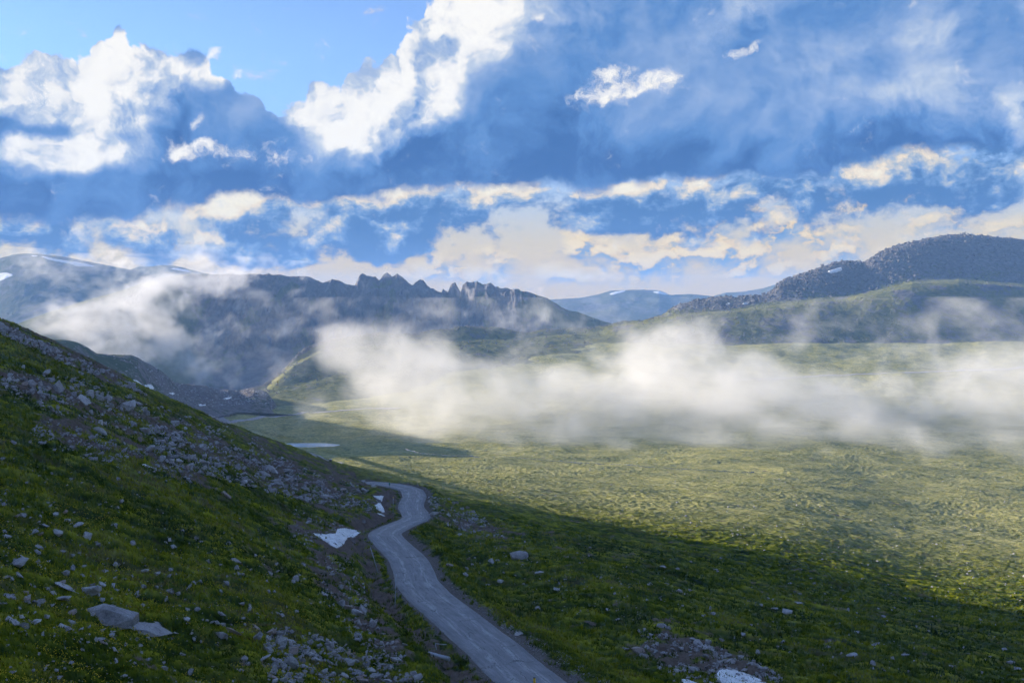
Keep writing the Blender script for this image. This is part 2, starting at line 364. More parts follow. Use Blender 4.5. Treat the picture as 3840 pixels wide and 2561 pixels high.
# road bench
near = (GY > 60) & (GY < 330) & (GU > -0.25) & (GU < 0.2)
dR = np.full(GX.shape, 99.0); zR = np.zeros(GX.shape); kR = np.zeros(GX.shape)
a, b, c = road_near(GX[near], GY[near]); dR[near], zR[near], kR[near] = a, b, c
ad = np.abs(dR); HW = 3.0
w = 1 - sst(ad, HW+0.9, HW+7.5); GZ = GZ*(1-w) + (zR-0.06)*w
# ditch on the uphill side, soft shoulder on the other
GZ -= 0.9*np.exp(-((dR+6.3)/1.5)**2)*(sst(GY, 60, 100))
GZ += 0.22*np.exp(-((dR-5.2)/1.2)**2) - 0.9*sst(dR, 6, 12)*(1-sst(dR, 12, 26))
keep = sst(ad, HW+0.2, HW+2.5)
# relief in metres: swells, terraces across the slope, hummocks
x, y = GX, GY
slope_l = 1 - sst(GU + (GY-200)*0.0004, -0.12, 0.02)
rel = 0.9*fbm(x/38, y/38, 4, .5, 1)*sst(GY, 30, 120) + 2.2*fbm(x/190, y/190, 3, .5, 5)*sst(GY, 200, 700)
ta = (x*0.30 + y*0.95); tb = (x*0.95 - y*0.30)          # along and across the fall line of the left slope
hb_ = np.clip(fbm(x/4.2, y/3.0, 4, .55, 11), -1, 1)
rel += 0.62*(1-np.abs(perlin(tb/3.4 + 0.5*fbm(x/9, y/9, 2, .5, 2), ta/9.0, 21))*1.6)*sst(GY, 20, 50)*(0.4+0.6*sst(fbm(x/30, y/30, 3, .5, 31), -.3, .3))*(1-sst(GY, 220, 420))
rel += 0.42*hb_*(1-sst(GY, 260, 600)) + 0.13*fbm(x/0.9, y/0.8, 3, .6, 15)*(1-sst(GY, 90, 150))
val = sst(GY, 240, 430)
lw = 1-sst(GX, -14, 6)                                   # plant rows creep down each slope at their own slant
ra = np.where(lw > .5, .6*x+.8*y, .93*x-.36*y); rb = np.where(lw > .5, .8*x-.6*y, .36*x+.93*y)
rows_ = fbm(ra/7.5 + .4*fbm(x/12, y/12, 2, .5, 3), rb/np.where(lw > .5, 1.25, 2.2), 5, .62, 61)
rel += (.55*rows_ + .30*fbm(ra/16, rb/4.5, 3, .5, 67))*sst(GY, 25, 55)*(1-.75*sst(GY, 230, 420))
rel += val*((.36*fbm(x/2.4, y/2.6, 3, .65, 41) + .14*fbm(x/7, y/6, 3, .55, 42) + .25*fbm(x/19, y/13, 3, .55, 45))*(.5+.9*sst(fbm(x/60, y/60, 3, .5, 43), -.25, .35)) + 2.6*fbm(x/85, y/50, 3, .5, 44) + 5.0*sst(GY, 1250, 1600)*fbm(x/170, y/120, 4, .55, 46))
GZ = GZ + rel*keep
# standing water is level
def flat(px, py, Y, rx, ry, zz=None):
    global GZ
    p = px2w(px, py, Y); d = np.hypot((GX-p[0])/rx, (GY-p[1])/ry); k = 1-sst(d, .8, 1.5); z = p[2] if zz is None else zz
    GZ = GZ*(1-k) + (z-0.6)*k; return p
LAKE = flat(735, 1532, 1112, 52, 34); POND = flat(1150, 1670, 877, 27, 13)
# masks for the material
soil = np.clip(0.45*fbm(x/22, y/22, 4, .55, 51)+0.55*fbm(x/5, y/4, 4, .6, 57), -1, 1)
gpx = GU*FOC+HX; gpy = HY-GE*FOC
def band(x0, y0, x1, y1, w):                       # a strip across the picture, as a place on the slope
    tx, ty = x1-x0, y1-y0; L = math.hypot(tx, ty); s = ((gpx-x0)*tx+(gpy-y0)*ty)/L; d = np.abs((gpx-x0)*-ty+(gpy-y0)*tx)/L
    return (1-sst(d, w*.35, w*1.2))*sst(s, -.12*L, .1*L)*(1-sst(s, .9*L, 1.12*L))
nearm = 1-sst(GY, 300, 420)
scree = np.maximum.reduce([band(-200,1390,560,1560,75), band(480,1560,1430,1900,110), band(150,1560,760,1760,80)*.9, band(1100,1950,1330,2060,90), band(0,1215,480,1440,45), band(900,2420,1500,2561,110)*.7, band(1180,2090,1520,2500,70)*.9,
                           band(1620,1930,2000,2080,55)*.8, band(2450,2400,2900,2561,80)*.95, band(380,1640,820,1800,60)])*nearm
soil_m = np.clip(soil*1.3 + scree*0.62 - 0.20 + 0.9*np.exp(-((dR+6.0)/2.2)**2), 0, 1)
grav = (1-sst(ad, HW+0.1, HW+1.5 + 1.3*sst(dR, 0, 3) + 1.6*fbm(x/5, y/5, 3, .6, 60)))*np.where(dR > 0, 1, .75)
V3 = np.stack([GX, GY, GZ], -1)

GPX = US*FOC + HX; GPY = HY - GZ/GY*FOC
def hit(px, py, V=None, cpx=None, cpy=None):
    """where the line of sight through a photo point meets the sheet: the point and the slope there"""
    if V is None: V, cpx, cpy = V3, GPX, GPY
    j = int(np.clip(np.searchsorted(cpx, px), 1, len(cpx)-1)); 
    c = cpy[:, j]; m = np.nonzero(c <= py)[0]
    if len(m) == 0: return None
    i = max(m[0], 1); f = (c[i-1]-py)/max(c[i-1]-c[i], 1e-6); f = min(max(f, 0), 1)
    P0 = V[i-1, j]*(1-f) + V[i, j]*f; g = (px-cpx[j-1])/(cpx[j]-cpx[j-1]); P1 = V[i-1, j-1]*(1-f) + V[i, j-1]*f
    return P0*g + P1*(1-g)
def gz(x, y):
    u = np.asarray(x)/np.asarray(y); a = np.interp(u, US, np.arange(len(US))); b = np.interp(y, YS, np.arange(len(YS)))
    i = np.clip(a.astype(int), 0, len(US)-2); j = np.clip(b.astype(int), 0, len(YS)-2); fa_, fb = a-i, b-j
    return (GZ[j, i]*(1-fa_)+GZ[j, i+1]*fa_)*(1-fb) + (GZ[j+1, i]*(1-fa_)+GZ[j+1, i+1]*fa_)*fb
def gslope(x, y, d=1.5): return (gz(x+d, y)-gz(x-d, y))/(2*d), (gz(x, y+d)-gz(x, y-d))/(2*d)
def hill_hit(V, px0, px1, px, py):
    n = V.shape[1]; return hit(px, py, V, np.linspace(px0, px1, n), HY - V[..., 2]/V[..., 1]*FOC)
# ------------------------------------------------------------------ materials of the land
def ground_mat():
    m, nt, b = new_mat('alpine_turf'); p = pos(nt)
    pm = p.mul((1, 1, 0.4))
    n1 = pm.noise(0.055, 5, .6, dim='3D'); n2 = pm.noise(0.9, 5, .65, dim='3D'); n3 = pm.noise(5.0, 3, .6, dim='3D')
    nt_ = p.mul((1, .7, .5)).noise(1.6, 4, .7, dim='3D')
    grass = (n1*0.7 + n2*0.55 + n3*0.35 + nt_*.7 + attr(nt, 'row')*.55 - 0.66).clamp().ramp([(0.12, (.010, .017, .004)), (.34, (.028, .046, .006)), (.56, (.085, .105, .008)), (.86, (.25, .25, .018))])
    dry = pm.noise(0.16, 6, .65, dim='3D').ss(.50, .66)
    grass = (dry*0.55).mix(grass, (.105, .085, .04))
    far = attr(nt, 'valley'); tus = pm.mul((.8, 1, 1)).noise(.42, 6, .72, dim='3D')
    grass = (far*0.85).mix(grass, (tus*.9 + n1*.35 - .12).ramp([(.3, (.045, .065, .018)), (.44, (.195, .195, .07)), (.58, (.37, .335, .13)), (.78, (.50, .43, .21))]))
    soilc = (n2*0.6 + n3*0.5).ramp([(.25, (.045, .033, .028)), (.5, (.115, .085, .068)), (.8, (.21, .17, .145))])
    s = (attr(nt, 'soil')*1.5 + (n2-.5)*1.7 + (n3-.5)*.8 - 0.35).ss(0, .45)
    c = s.mix(grass, soilc)
    gr = (attr(nt, 'gravel') + (n2-.5)*1.2 + (n3-.5)*.7).ss(.3, .65)
    gcol = pm.noise(9.0, 3, .7, dim='3D').ramp([(.3, (.055, .046, .04)), (.5, (.125, .108, .096)), (.72, (.27, .245, .225))])
    c = gr.mix(c, gcol)
    plug(nt, c, b.inputs['Base Color']); b.inputs['Roughness'].default_value = 1.0; b.inputs['Specular IOR Level'].default_value = 0.0
    bump(nt, b, n2*0.7 + n3*0.25, 0.35, 0.8)
    return m
def hill_mat(name, rock=((.07, .062, .06), (.17, .155, .15), (.30, .28, .265)), grass=((.035, .048, .013), (.095, .105, .028), (.15, .14, .045)), sc=1.0, streak=(1, 1, 1), bias=0.0):
    m, nt, b = new_mat(name); p = pos(nt).mul(streak)
    n1 = p.noise(0.012*sc, 6, .62, dim='3D'); n2 = p.noise(0.10*sc, 6, .65, dim='3D'); n3 = p.noise(0.6*sc, 3, .6, dim='3D')
    rk = (n2*0.8+n3*0.5-.15).ramp([(.25, rock[0]), (.5, rock[1]), (.78, rock[2])])
    gs = (n1*0.6+n2*0.6-.1).ramp([(.3, grass[0]), (.5, grass[1]), (.72, grass[2])])
    f = (attr(nt, 'rock') + (n1-.5)*1.6 + (n2-.5)*1.5 + bias).ss(.3, .6)
    plug(nt, f.mix(gs, rk), b.inputs['Base Color']); b.inputs['Roughness'].default_value = 0.95; b.inputs['Specular IOR Level'].default_value = 0.15
    bump(nt, b, n2 + n3*0.3, 2.5/sc, 0.9)
    return m
M_ground = ground_mat()
link('ground', np_mesh('ground', V3.reshape(-1, 3), grid_faces(*GX.shape), True, {'soil': soil_m, 'gravel': grav, 'valley': val, 'row': rows_}), M_ground)
tag(bpy.data.objects['ground'], 'grassy mountainside running down to the wide green valley floor', kind='structure')

# ------------------------------------------------------------------ hills: an outline, its foot and its back, each at its own distance
def crv(pts):
    a = np.array(pts, float); return lambda x: np.interp(x, a[:, 0], a[:, 1])
def hill(name, px0, px1, nc, rows, per, disp, rockf, mat, label, cut=None):
    """rows: from foot to back, each (photo height over px, distance over px)"""
    px = np.linspace(px0, px1, nc); n = len(rows)
    py = np.stack([r[0](px) for r in rows]); Y = np.stack([r[1](px) for r in rows])
    k = np.concatenate([np.linspace(i, i+1, per[i], False) for i in range(n-1)] + [[n-1]])
    xs = np.arange(n)
    def shape(a):                                       # monotone between control rows
        out = np.empty((len(k), nc)); i = np.clip(np.floor(k).astype(int), 0, n-2); f = (k-i)[:, None]
        d = np.gradient(a, axis=0); s_ = np.diff(a, axis=0)
        for r in range(1, n-1):
            d[r] = np.where(s_[r-1]*s_[r] > 0, 2*s_[r-1]*s_[r]/(s_[r-1]+s_[r]+1e-12), 0)
        h = f*f*(3-2*f); return a[i]*(1-h) + a[i+1]*h + (f*(1-f)**2)*d[i] - (f*f*(1-f))*d[i+1]
    Yg = shape(Y); e = shape((HY-py)/FOC*Y)/Yg
    u = (px-HX)/FOC; X = u[None]*Yg; Z = e*Yg
    X, Yg, Z, rk = disp(X, Yg, Z, np.repeat(k[:, None], nc, 1), np.repeat(px[None], len(k), 0))
    v = np.stack([X, Yg, Z], -1)
    o = link(name, np_mesh(name, v.reshape(-1, 3), grid_faces(len(k), nc), True, {'rock': rk}), mat)
    tag(o, label, kind='structure'); return v
# -- the boulder-strewn hill beyond the valley
sk = [(300,1640),(560,1600),(760,1540),(880,1490),(915,1470),(985,1455),(1007,1436),(1040,1408),(1067,1385),(1111,1336),(1143,1308),(1198,1287),(1241,1274),(1349,1256),(1420,1250),(1490,1258),(1550,1256),(1620,1243),(1702,1236),(1718,1228),(1788,1226),(1859,1228),(1902,1238),(1935,1250),(1989,1250),(2043,1234),(2103,1235),(2151,1230),(2206,1231),
      (2254,1225),(2340,1209),(2409,1206),(2479,1185),(2549,1143),(2633,1126),(2688,1119),(2737,1115),(2760,1120),(2779,1112),(2849,1117),(2891,1098),(2919,1066),(2939,1054),(3002,1035),(3037,1021),(3086,1000),(3135,987),(3170,981),(3205,988),(3239,990),(3274,965),(3316,941),(3386,920),(3456,902),(3567,884),(3637,886),(3735,895),(3840,902),(4300,930),(4900,1010)]
skY = crv([(300,1150),(915,1330),(1200,1560),(1500,1700),(2200,1980),(2900,2230),(3567,2480),(3840,2500),(4900,2500)])
lip = crv([(300,1645),(915,1482),(1000,1462),(1100,1372),(1200,1318),(1500,1290),(2000,1272),(2250,1250),(2550,1188),(2702,1178),(2897,1153),(3176,1130),(3420,1072),(3595,1062),(3840,1076),(4900,1130)])
lipY = crv([(300,1130),(915,1300),(1200,1500),(1500,1600),(2200,1840),(2900,1930),(3420,2010),(3840,2080),(4900,2100)])
skc = crv(sk)
def d_right(X, Y, Z, k, px):
    top = sst(k, 2.6, 3.6)*(1-sst(k, 4.3, 5.2)); w_ = sst(k, 0.1, 0.8)
    b = fbm(X/9, Y/9, 3, .6, 3)
    crag = ridged(X/22, Y/22, 3, .55, 9)
    rockz = np.clip(top*sst(px, 2300, 2650) + 0.55*sst(k, 2.2, 4)*(px < 2400) + 0.25, 0, 1)
    Z = Z + w_*(3.0*fbm(X/120, Y/120, 4, .5, 5) + 1.3*fbm(X/24, Y/20, 4, .55, 7)) + w_*rockz*(1.9*b + 1.5*crag)*np.where(px > 2300, 1, .6)*np.where((k > 3.7) & (k < 4.3), .75, 1)
    rk = 0.12 + 0.75*top*sst(px, 2350, 2700) + 0.35*sst(fbm(X/70, Y/70, 4, .55, 21), .05, .5) + 0.28*(k > 0.9)*(k < 2)*sst(px, 2300, 3000) + .5*sst(px, 900, 1000)*(1-sst(px, 1130, 1260))*sst(k, 3.2, 3.9)
    return X, Y, Z, rk
HILL_R = hill('hill', 300, 4900, 1500, [
    (crv([(300,1660),(915,1535),(1500,1500),(2400,1425),(3000,1395),(3840,1350),(4900,1340)]), crv([(300,1100),(915,1180),(1500,1330),(2400,1530),(3000,1590),(3840,1650),(4900,1700)])),
    (crv([(300,1652),(915,1500),(1100,1440),(1500,1390),(2400,1330),(3000,1305),(3840,1285),(4900,1290)]), crv([(300,1110),(915,1260),(1100,1370),(1500,1450),(2400,1690),(3000,1760),(3840,1840),(4900,1900)])),
    (lip, lipY),
    (lambda x: np.maximum(lip(x)-np.interp(x, [300,2600,2900,3840], [4,8,14,12]), skc(x)+4), lambda x: (lipY(x)*.55+skY(x)*.45)),
    (skc, skY),
    (lambda x: skc(x)+40, lambda x: skY(x)*1.14),
    (lambda x: skc(x)+260, lambda x: skY(x)*1.5)], (90, 130, 60, 140, 40, 20), d_right, 0, hill_mat('boulder_hill', rock=((.045, .041, .042), (.105, .097, .095), (.19, .178, .17)), grass=((.035, .045, .012), (.13, .13, .03), (.25, .22, .065)), bias=-.08), 'broad hill beyond the valley with a bouldery summit at its right end')
# -- the cliff ridge
ck = [(-700,1420),(-300,1320),(0,1245),(54,1221),(109,1197),(218,1161),(299,1134),(381,1110),(463,1088),(545,1058),(640,1038),(735,1027),(817,1032),(898,1034),(1018,1032),(1100,1038),(1140,1041),(1160,1044),(1176,1041),(1203,1054),(1225,1061),(1246,1060),(1268,1051),(1290,1057),(1317,1071),(1349,1072),(1357,1057),(1363,1045),(1387,1040),(1409,1037),(1431,1046),(1440,1046),(1452,1031),(1474,1033),(1488,1042),(1504,1039),(1523,1054),(1550,1064),(1572,1056),(1588,1059),(1615,1073),(1642,1087),
      (1663,1094),(1667,1078),(1673,1088),(1685,1089),(1697,1066),(1710,1063),(1718,1079),(1729,1096),(1735,1103),(1741,1079),(1756,1067),(1778,1062),(1799,1069),(1826,1072),(1886,1079),(1967,1095),(2049,1117),(2100,1150),(2130,1164),(2157,1168),(2211,1187),(2265,1206),(2298,1214),(2420,1250),(2700,1310)]
ckc = crv(ck); ckY = crv([(-700,1750),(0,1900),(545,2350),(760,2500),(1450,2700),(1760,2700),(2300,2500),(2700,2400)])
cl = crv([(-700,0),(600,0.0),(900,1.0),(1900,1.0),(2100,0.2),(2700,0)])
def d_cliff(X, Y, Z, k, px):
    c = cl(px); face = sst(k, .8, 1.2)*(1-sst(k, 3.0, 3.6))
    but = ridged(X/150, Z/900+0*Y, 4, .55, 3)*44 + ridged(X/42, Z/110, 3, .6, 8)*17 + fbm(X/14, Z/30, 3, .6, 12)*5
    Y = Y - c*face*but - (1-c)*face*8*fbm(X/80, Z/80, 4, .5, 2)
    Z = Z + np.where(np.abs(k-3) < .05, 0, 1)*(c*face*6*fbm(X/30, Y/30, 3, .6, 5) + (1-c)*sst(k, .2, .6)*2.5*fbm(X/40, Y/40, 4, .55, 6))
    Z = Z + c*(np.abs(k-3) < .7)*(1.8 + 3.6*sst(px, 1330, 1380)*(1-sst(px, 1880, 1990)))*fbm(px/44, 0*px+.3, 5, .6, 31)*1.9
    return X, Y, Z, 0.15 + c*0.85 - 0.5*c*sst(fbm(X/60, Z/60, 4, .5, 77), .1, .4)
hill('cliff_ridge', -700, 2700, 1700, [
    (lambda x: np.interp(x, [-700,0,600,2700], [1500,1420,1500,1500]), lambda x: ckY(x)*.80),
    (lambda x: np.interp(x, [-700,0,545,800,1450,2000,2700], [1480,1330,1350,1300,1270,1290,1400]), lambda x: ckY(x)-np.interp(x, [-700,0,545,900,2700], [200,260,330,190,190])),
    (lambda x: ckc(x)+np.interp(x, [-700,0,545,900,1900,2100,2700], [60,40,46,26,22,24,30]), lambda x: ckY(x)-np.interp(x, [-700,545,900,2700], [90,120,42,42])),
    (ckc, ckY),
    (lambda x: ckc(x)+np.interp(x, [-700,600,900,1600,1670,1740,2700], [10,12,14,24,50,30,20]), lambda x: ckY(x)+np.interp(x, [-700,600,900,1600,2700], [150,200,260,70,120])),
    (lambda x: ckc(x)+260, lambda x: ckY(x)+900)], (70, 110, 70, 16, 30), d_cliff, 0,
    hill_mat('cliff_rock', rock=((.05, .046, .048), (.105, .094, .092), (.19, .165, .155)), sc=.55, streak=(1, 1, .3), bias=-.1), 'long ridge of dark cliffs with a jagged crest behind the valley')
# -- the near shoulder left of the lake
nk = crv([(-900,1330),(-300,1300),(100,1290),(193,1278),(245,1275),(283,1281),(327,1303),(365,1327),(446,1333),(490,1334),(517,1344),(572,1379),(615,1406),(648,1436),(681,1447),(724,1451),(773,1453),(822,1469),(871,1467),(898,1469),(953,1461),(1000,1475),(1050,1540),(1200,1640)])
nY = crv([(-900,700),(200,860),(517,980),(700,1120),(900,1210),(1200,1240)])
def d_near(X, Y, Z, k, px):
    w_ = sst(k, .1, .6)
    Z = Z + w_*(1.6*fbm(X/30, Y/30, 4, .55, 2) + 1.2*ridged(X/16, Y/16, 3, .55, 4)*sst(px, 420, 640))
    return X, Y, Z, 0.28 + .35*sst(px, 450, 640) + .4*sst(fbm(X/35, Y/35, 4, .5, 8), .1, .4)
SHOULDER = hill('rocky_shoulder', -900, 1200, 700, [
    (lambda x: np.interp(x, [-900,200,640,760,900,1200], [1700,1640,1600,1580,1545,1560]), lambda x: np.interp(x, [-900,200,640,760,900,1200], [560,700,900,985,1085,1120])),
    (lambda x: nk(x)+np.interp(x, [-900,200,700,1200], [90,90,50,30]), lambda x: nY(x)-np.interp(x, [-900,200,700,900,1200], [60,70,70,60,40])),
    (nk, nY), (lambda x: nk(x)+60, lambda x: nY(x)*1.12), (lambda x: nk(x)+260, lambda x: nY(x)*1.5)], (70, 60, 20, 20), d_near, 0,
    hill_mat('shoulder_rock', rock=((.06, .052, .05), (.13, .112, .105), (.24, .21, .195)), grass=((.03, .045, .014), (.06, .075, .02), (.10, .09, .035)), sc=1.6), 'rocky green shoulder above the lake, behind the near slope')
# -- rounded summits far left and the blue range
def d_far(X, Y, Z, k, px):
    return X, Y, Z + sst(k, .2, .8)*(9*fbm(X/260, Y/260, 5, .5, 3) + 2.2*fbm(X/30, Y/30, 3, .6, 6))*np.where(np.abs(k-2) < .5, .35, 1), 0.35+0.3*fbm(X/300, Y/300, 3, .5, 9)
def massif(name, pts, Yk, mat, label, foot, nc=500, px0=None, px1=None):
    c = crv(pts); return hill(name, px0 or pts[0][0], px1 or pts[-1][0], nc, [(lambda x: 0*x+foot, lambda x: 0*x+Yk*.8), (lambda x: c(x)*.55+foot*.45, lambda x: 0*x+Yk*.9), (c, lambda x: 0*x+Yk), (lambda x: c(x)+40, lambda x: 0*x+Yk*1.15), (lambda x: c(x)+300, lambda x: 0*x+Yk*1.5)], (50, 80, 24, 14), d_far, 0, mat, label)
M_far = hill_mat('far_tundra', rock=((.06, .058, .06), (.11, .105, .105), (.17, .16, .155)), grass=((.04, .048, .02), (.075, .08, .03), (.10, .098, .045)), sc=.35)
massif('rounded_mountain', [(-1300,1250),(-700,1080),(-250,990),(0,970),(44,955),(93,950),(152,953),(245,965),(327,982),(408,998),(490,1013),(572,1034),(700,1075),(900,1160),(1100,1260)], 3900, M_far, 'tall rounded mountain with snow streaks at the far left', 1400)
massif('distant_summit', [(250,1150),(400,1050),(470,1018),(523,1001),(545,1002),(594,997),(604,994),(653,996),(708,1009),(762,1024),(817,1035),(900,1050),(1100,1100),(1300,1200)], 4500, M_far, 'low distant summit just right of the rounded mountain', 1400, 300)
massif('blue_range', [(1400,1250),(1800,1150),(1950,1130),(2070,1124),(2184,1117),(2242,1105),(2291,1091),(2388,1087),(2472,1089),(2514,1107),(2591,1103),(2674,1112),(2723,1098),(2793,1094),(2863,1080),(2912,1066),(3000,1050),(3200,1060),(3600,1150)], 5900, M_far, 'pale blue range on the horizon between the ridge and the hill', 1240)
# -- lower ground out to the horizon, below everything
bx, by = np.meshgrid(np.linspace(-8800, 8800, 61), np.linspace(-2200, 9000, 50))
bz = -470 + 18*fbm(bx/4000, by/4000, 3, .5, 2)
bz = np.where((np.abs(bx) < 1500) & (by < 60), -70, bz)
link('terrain', np_mesh('terrain', np.stack([bx, by, bz], -1).reshape(-1, 3), grid_faces(*bx.shape), True, {'rock': 0*bx}), M_far)
tag(bpy.data.objects['terrain'], 'lower mountain country out to the horizon', kind='structure')
# -- slope underfoot and to the side of the viewpoint, which the valley sheet does not reach
# ------------------------------------------------------------------ roads, water, snow
def simple(name, color, rough=0.6, metal=0.0, spec=0.4, var=0.0, sc=3.0):
    m, nt, b = new_mat(name); b.inputs['Roughness'].default_value = rough; b.inputs['Metallic'].default_value = metal; b.inputs['Specular IOR Level'].default_value = spec
    if var:
        n = objco(nt).noise(sc, 5, .6, dim='3D'); plug(nt, n.ramp([(.3, tuple(c*(1-var) for c in color)), (.7, tuple(min(1, c*(1+var)) for c in color))]), b.inputs['Base Color'])
    else: b.inputs['Base Color'].default_value = tuple(color)+(1,)
    return m
def road_mat():
    m, nt, b = new_mat('worn_asphalt'); p = pos(nt); a = attr(nt, 'across'); s = attr(nt, 'along')
    n1 = p.noise(.35, 5, .6, dim='3D'); n2 = p.noise(3.0, 4, .65, dim='3D'); st = vec(nt, a*9.0, s*0.22, 0.0).noise(1.0, 5, .65)
    c = (n1*.5 + st*.7 - .1).ramp([(.3, (.14, .138, .148)), (.5, (.195, .19, .20)), (.72, (.27, .265, .275))])
    trk = ((a.m('ABSOLUTE') - .42).m('ABSOLUTE')).ss(.02, .22, 1, 0) * (st*.7 + n2*.5).ss(.52, .72)
    c = (trk*.85).mix(c, (.38, .375, .38))
    w = (n1 - .5)*5.0 + vec(nt, a*2.0, s*.12, 3.0).noise(1.0, 3, .6)*3.0
    tr = (s + w).m('PINGPONG', 3.1).ss(.03, .14, 1, 0) * vec(nt, a*1.3, s*.33, 9.0).noise(1.0, 2, .5).ss(.43, .55)
    ln = ((a*3.0 + (vec(nt, a*.2, s*.25, 1.0).noise(1, 4, .6)-.5)*1.6).m('ABSOLUTE')).ss(.012, .07, 1, 0) * vec(nt, a*.1, s*.2, 5.0).noise(1, 2, .5).ss(.5, .58)
    c = (tr.max(ln)*.8).mix(c, (.035, .034, .04))
    edg = a.m('ABSOLUTE').ss(.86, 1.0)*.6*n2.ss(.4, .6); c = edg.mix(c, (.30, .285, .28))
    plug(nt, c, b.inputs['Base Color']); b.inputs['Roughness'].default_value = .7; b.inputs['Specular IOR Level'].default_value = .3
    bump(nt, b, n2, .03, .6); return m
M_road = road_mat()
def strip(name, P, hw, mat, label, lift=.0, skirt=.25, nc=9, wob=.07, drape=False, kind='structure', cat=None):
    T = np.gradient(P, axis=0); T[:, 2] = 0; T /= np.linalg.norm(T, axis=1)[:, None]; N = np.stack([T[:, 1], -T[:, 0], 0*T[:, 0]], 1)
    s = np.concatenate([[0], np.cumsum(np.linalg.norm(np.diff(P, axis=0), axis=1))])
    wl = hw + wob*fbm(s/2.5, 0*s+3, 4, .6, 3); wr = hw + wob*fbm(s/2.5, 0*s+9, 4, .6, 7)
    t_ = np.concatenate([[-1], np.linspace(-1, 1, nc), [1]]); V = np.zeros((len(P), nc+2, 3))
    for j, a in enumerate(t_):
        V[:, j] = P + N*(a*np.where(a < 0, wl, wr))[:, None]
        if drape: V[:, j, 2] = gz(V[:, j, 0], V[:, j, 1])
        V[:, j, 2] += lift + .05*(1-a*a) - (skirt if j in (0, nc+1) else 0)
    o = link(name, np_mesh(name, V.reshape(-1, 3), grid_faces(len(P), nc+2, True), True, {'across': np.repeat(t_[None], len(P), 0), 'along': np.repeat(s[:, None], nc+2, 1)}), mat)
    return tag(o, label, cat, kind=kind)
ext = np.array([px2w(2200, 2760, 76), px2w(2440, 2950, 66)])
strip('road', RP, HW, M_road, 'narrow worn asphalt mountain road winding across the shaded slope')
def px_line(pts, n, back=0.0):
    q = [hit(*p) for p in pts]; return smooth_poly(np.array([p for p in q if p is not None]), n, 2)
M_track = simple('dusty_road', (.30, .275, .27), .9, var=.2, sc=.2)
strip('road', px_line([(866,1585),(900,1577),(960,1569),(1040,1561),(1120,1553),(1200,1546),(1290,1539),(1400,1532),(1500,1529)], 160), 3.3, M_track, 'straight pale road crossing the far side of the valley floor', .35, .5, drape=True)
strip('road', px_line([(2750,1428),(2900,1421),(3000,1414),(3150,1408),(3300,1402),(3450,1396),(3600,1388),(3840,1378)], 200), 3.0, M_track, 'thin pale road along the foot of the far hill', .45, .6, drape=True)
strip('road', px_line([(1188,1709),(1205,1714),(1225,1719),(1248,1726),(1270,1733)], 60), 3.0, M_track, 'short far piece of the road showing beyond the slope edge', .15, .4, drape=True)
M_water = simple('still_water', (.012, .020, .030), .06, spec=.5)
def disc(name, c, rx, ry, mat, label, cat=None, n=72, seed=1, kind='structure'):
    a = np.linspace(0, 2*np.pi, n, False); k = 1 + .10*fbm(np.cos(a)*1.5, np.sin(a)*1.5, 3, .5, seed)
    v = np.stack([c[0]+rx*k*np.cos(a), c[1]+ry*k*np.sin(a), 0*a+c[2]], 1); me = bpy.data.meshes.new(name); me.from_pydata([tuple(p) for p in v], [], [list(range(n))]); me.update()
    return tag(link(name, me, mat), label, cat, kind=kind)
disc('lake', LAKE, 58, 38, M_water, 'dark blue mountain lake at the foot of the rocky shoulder')
disc('pond', POND, 30, 15, M_water, 'shallow bright pond on the valley floor, seen past the slope', seed=4)
strip('stream', px_line([(1523,1683),(1545,1690),(1572,1699),(1642,1705),(1760,1708),(1913,1713),(2021,1724),(2130,1732),(2292,1740),(2409,1749),(2618,1761),(2828,1770)], 400), 1.1, M_water, 'thin shining stream winding over the valley floor', .10, .3, nc=3, wob=1.0, drape=True)
# gravelled car park by the lake
def inside(px, py, poly):
    c = np.zeros(np.shape(px), bool); n = len(poly)
    for i in range(n):
        x0, y0 = poly[i]; x1, y1 = poly[i-1]
        c ^= ((y0 > py) != (y1 > py)) & (px < (x1-x0)*(py-y0)/(y1-y0+1e-9)+x0)
    return c
def drape_poly(name, poly, mat, step, thick, hitf, label, cat, kind=None, group=None, jag=2.0, seed=0):
    a = np.array(poly, float); n = len(a); dense = []                   # ragged outline
    for i in range(n):
        p, q = a[i], a[(i+1) % n]; m = max(2, int(np.linalg.norm(q-p)/step))
        for k in range(m): dense.append(p+(q-p)*k/m)
    d = np.array(dense); d += jag*np.stack([fbm(d[:, 0]/9, d[:, 1]/9, 3, .6, seed), fbm(d[:, 0]/9, d[:, 1]/9, 3, .6, seed+9)*.6], 1)
    xs = np.arange(d[:, 0].min()-step, d[:, 0].max()+step*2, step); ys = np.arange(d[:, 1].min()-step*.6, d[:, 1].max()+step*1.2, step*.6)
    gx, gy = np.meshgrid(xs, ys); ins = inside(gx, gy, [tuple(p) for p in d])
    dist = np.sqrt(((gx[..., None]-d[:, 0])**2 + ((gy[..., None]-d[:, 1])*1.4)**2).min(-1)); idx = -np.ones(gx.shape, int); v = []
    for i in range(len(ys)):
        for j in range(len(xs)):
            if ins[i, j] or dist[i, j] < step*.8:
                p = hitf(gx[i, j], gy[i, j])
                if p is None: continue
                h = thick*min(1, dist[i, j]/(step*2.2))**.6 if ins[i, j] else -thick*.5
                idx[i, j] = len(v); v.append((p[0], p[1], p[2]+h))
    f = [(idx[i, j], idx[i, j+1], idx[i+1, j+1], idx[i+1, j]) for i in range(len(ys)-1) for j in range(len(xs)-1) if min(idx[i, j], idx[i, j+1], idx[i+1, j+1], idx[i+1, j]) >= 0]
    if not f: return None
    me = bpy.data.meshes.new(name); me.from_pydata(v, [], [q[::-1] for q in f]); me.polygons.foreach_set('use_smooth', [True]*len(f)); me.update()
    return tag(link(name, me, mat), label, cat, group, kind)
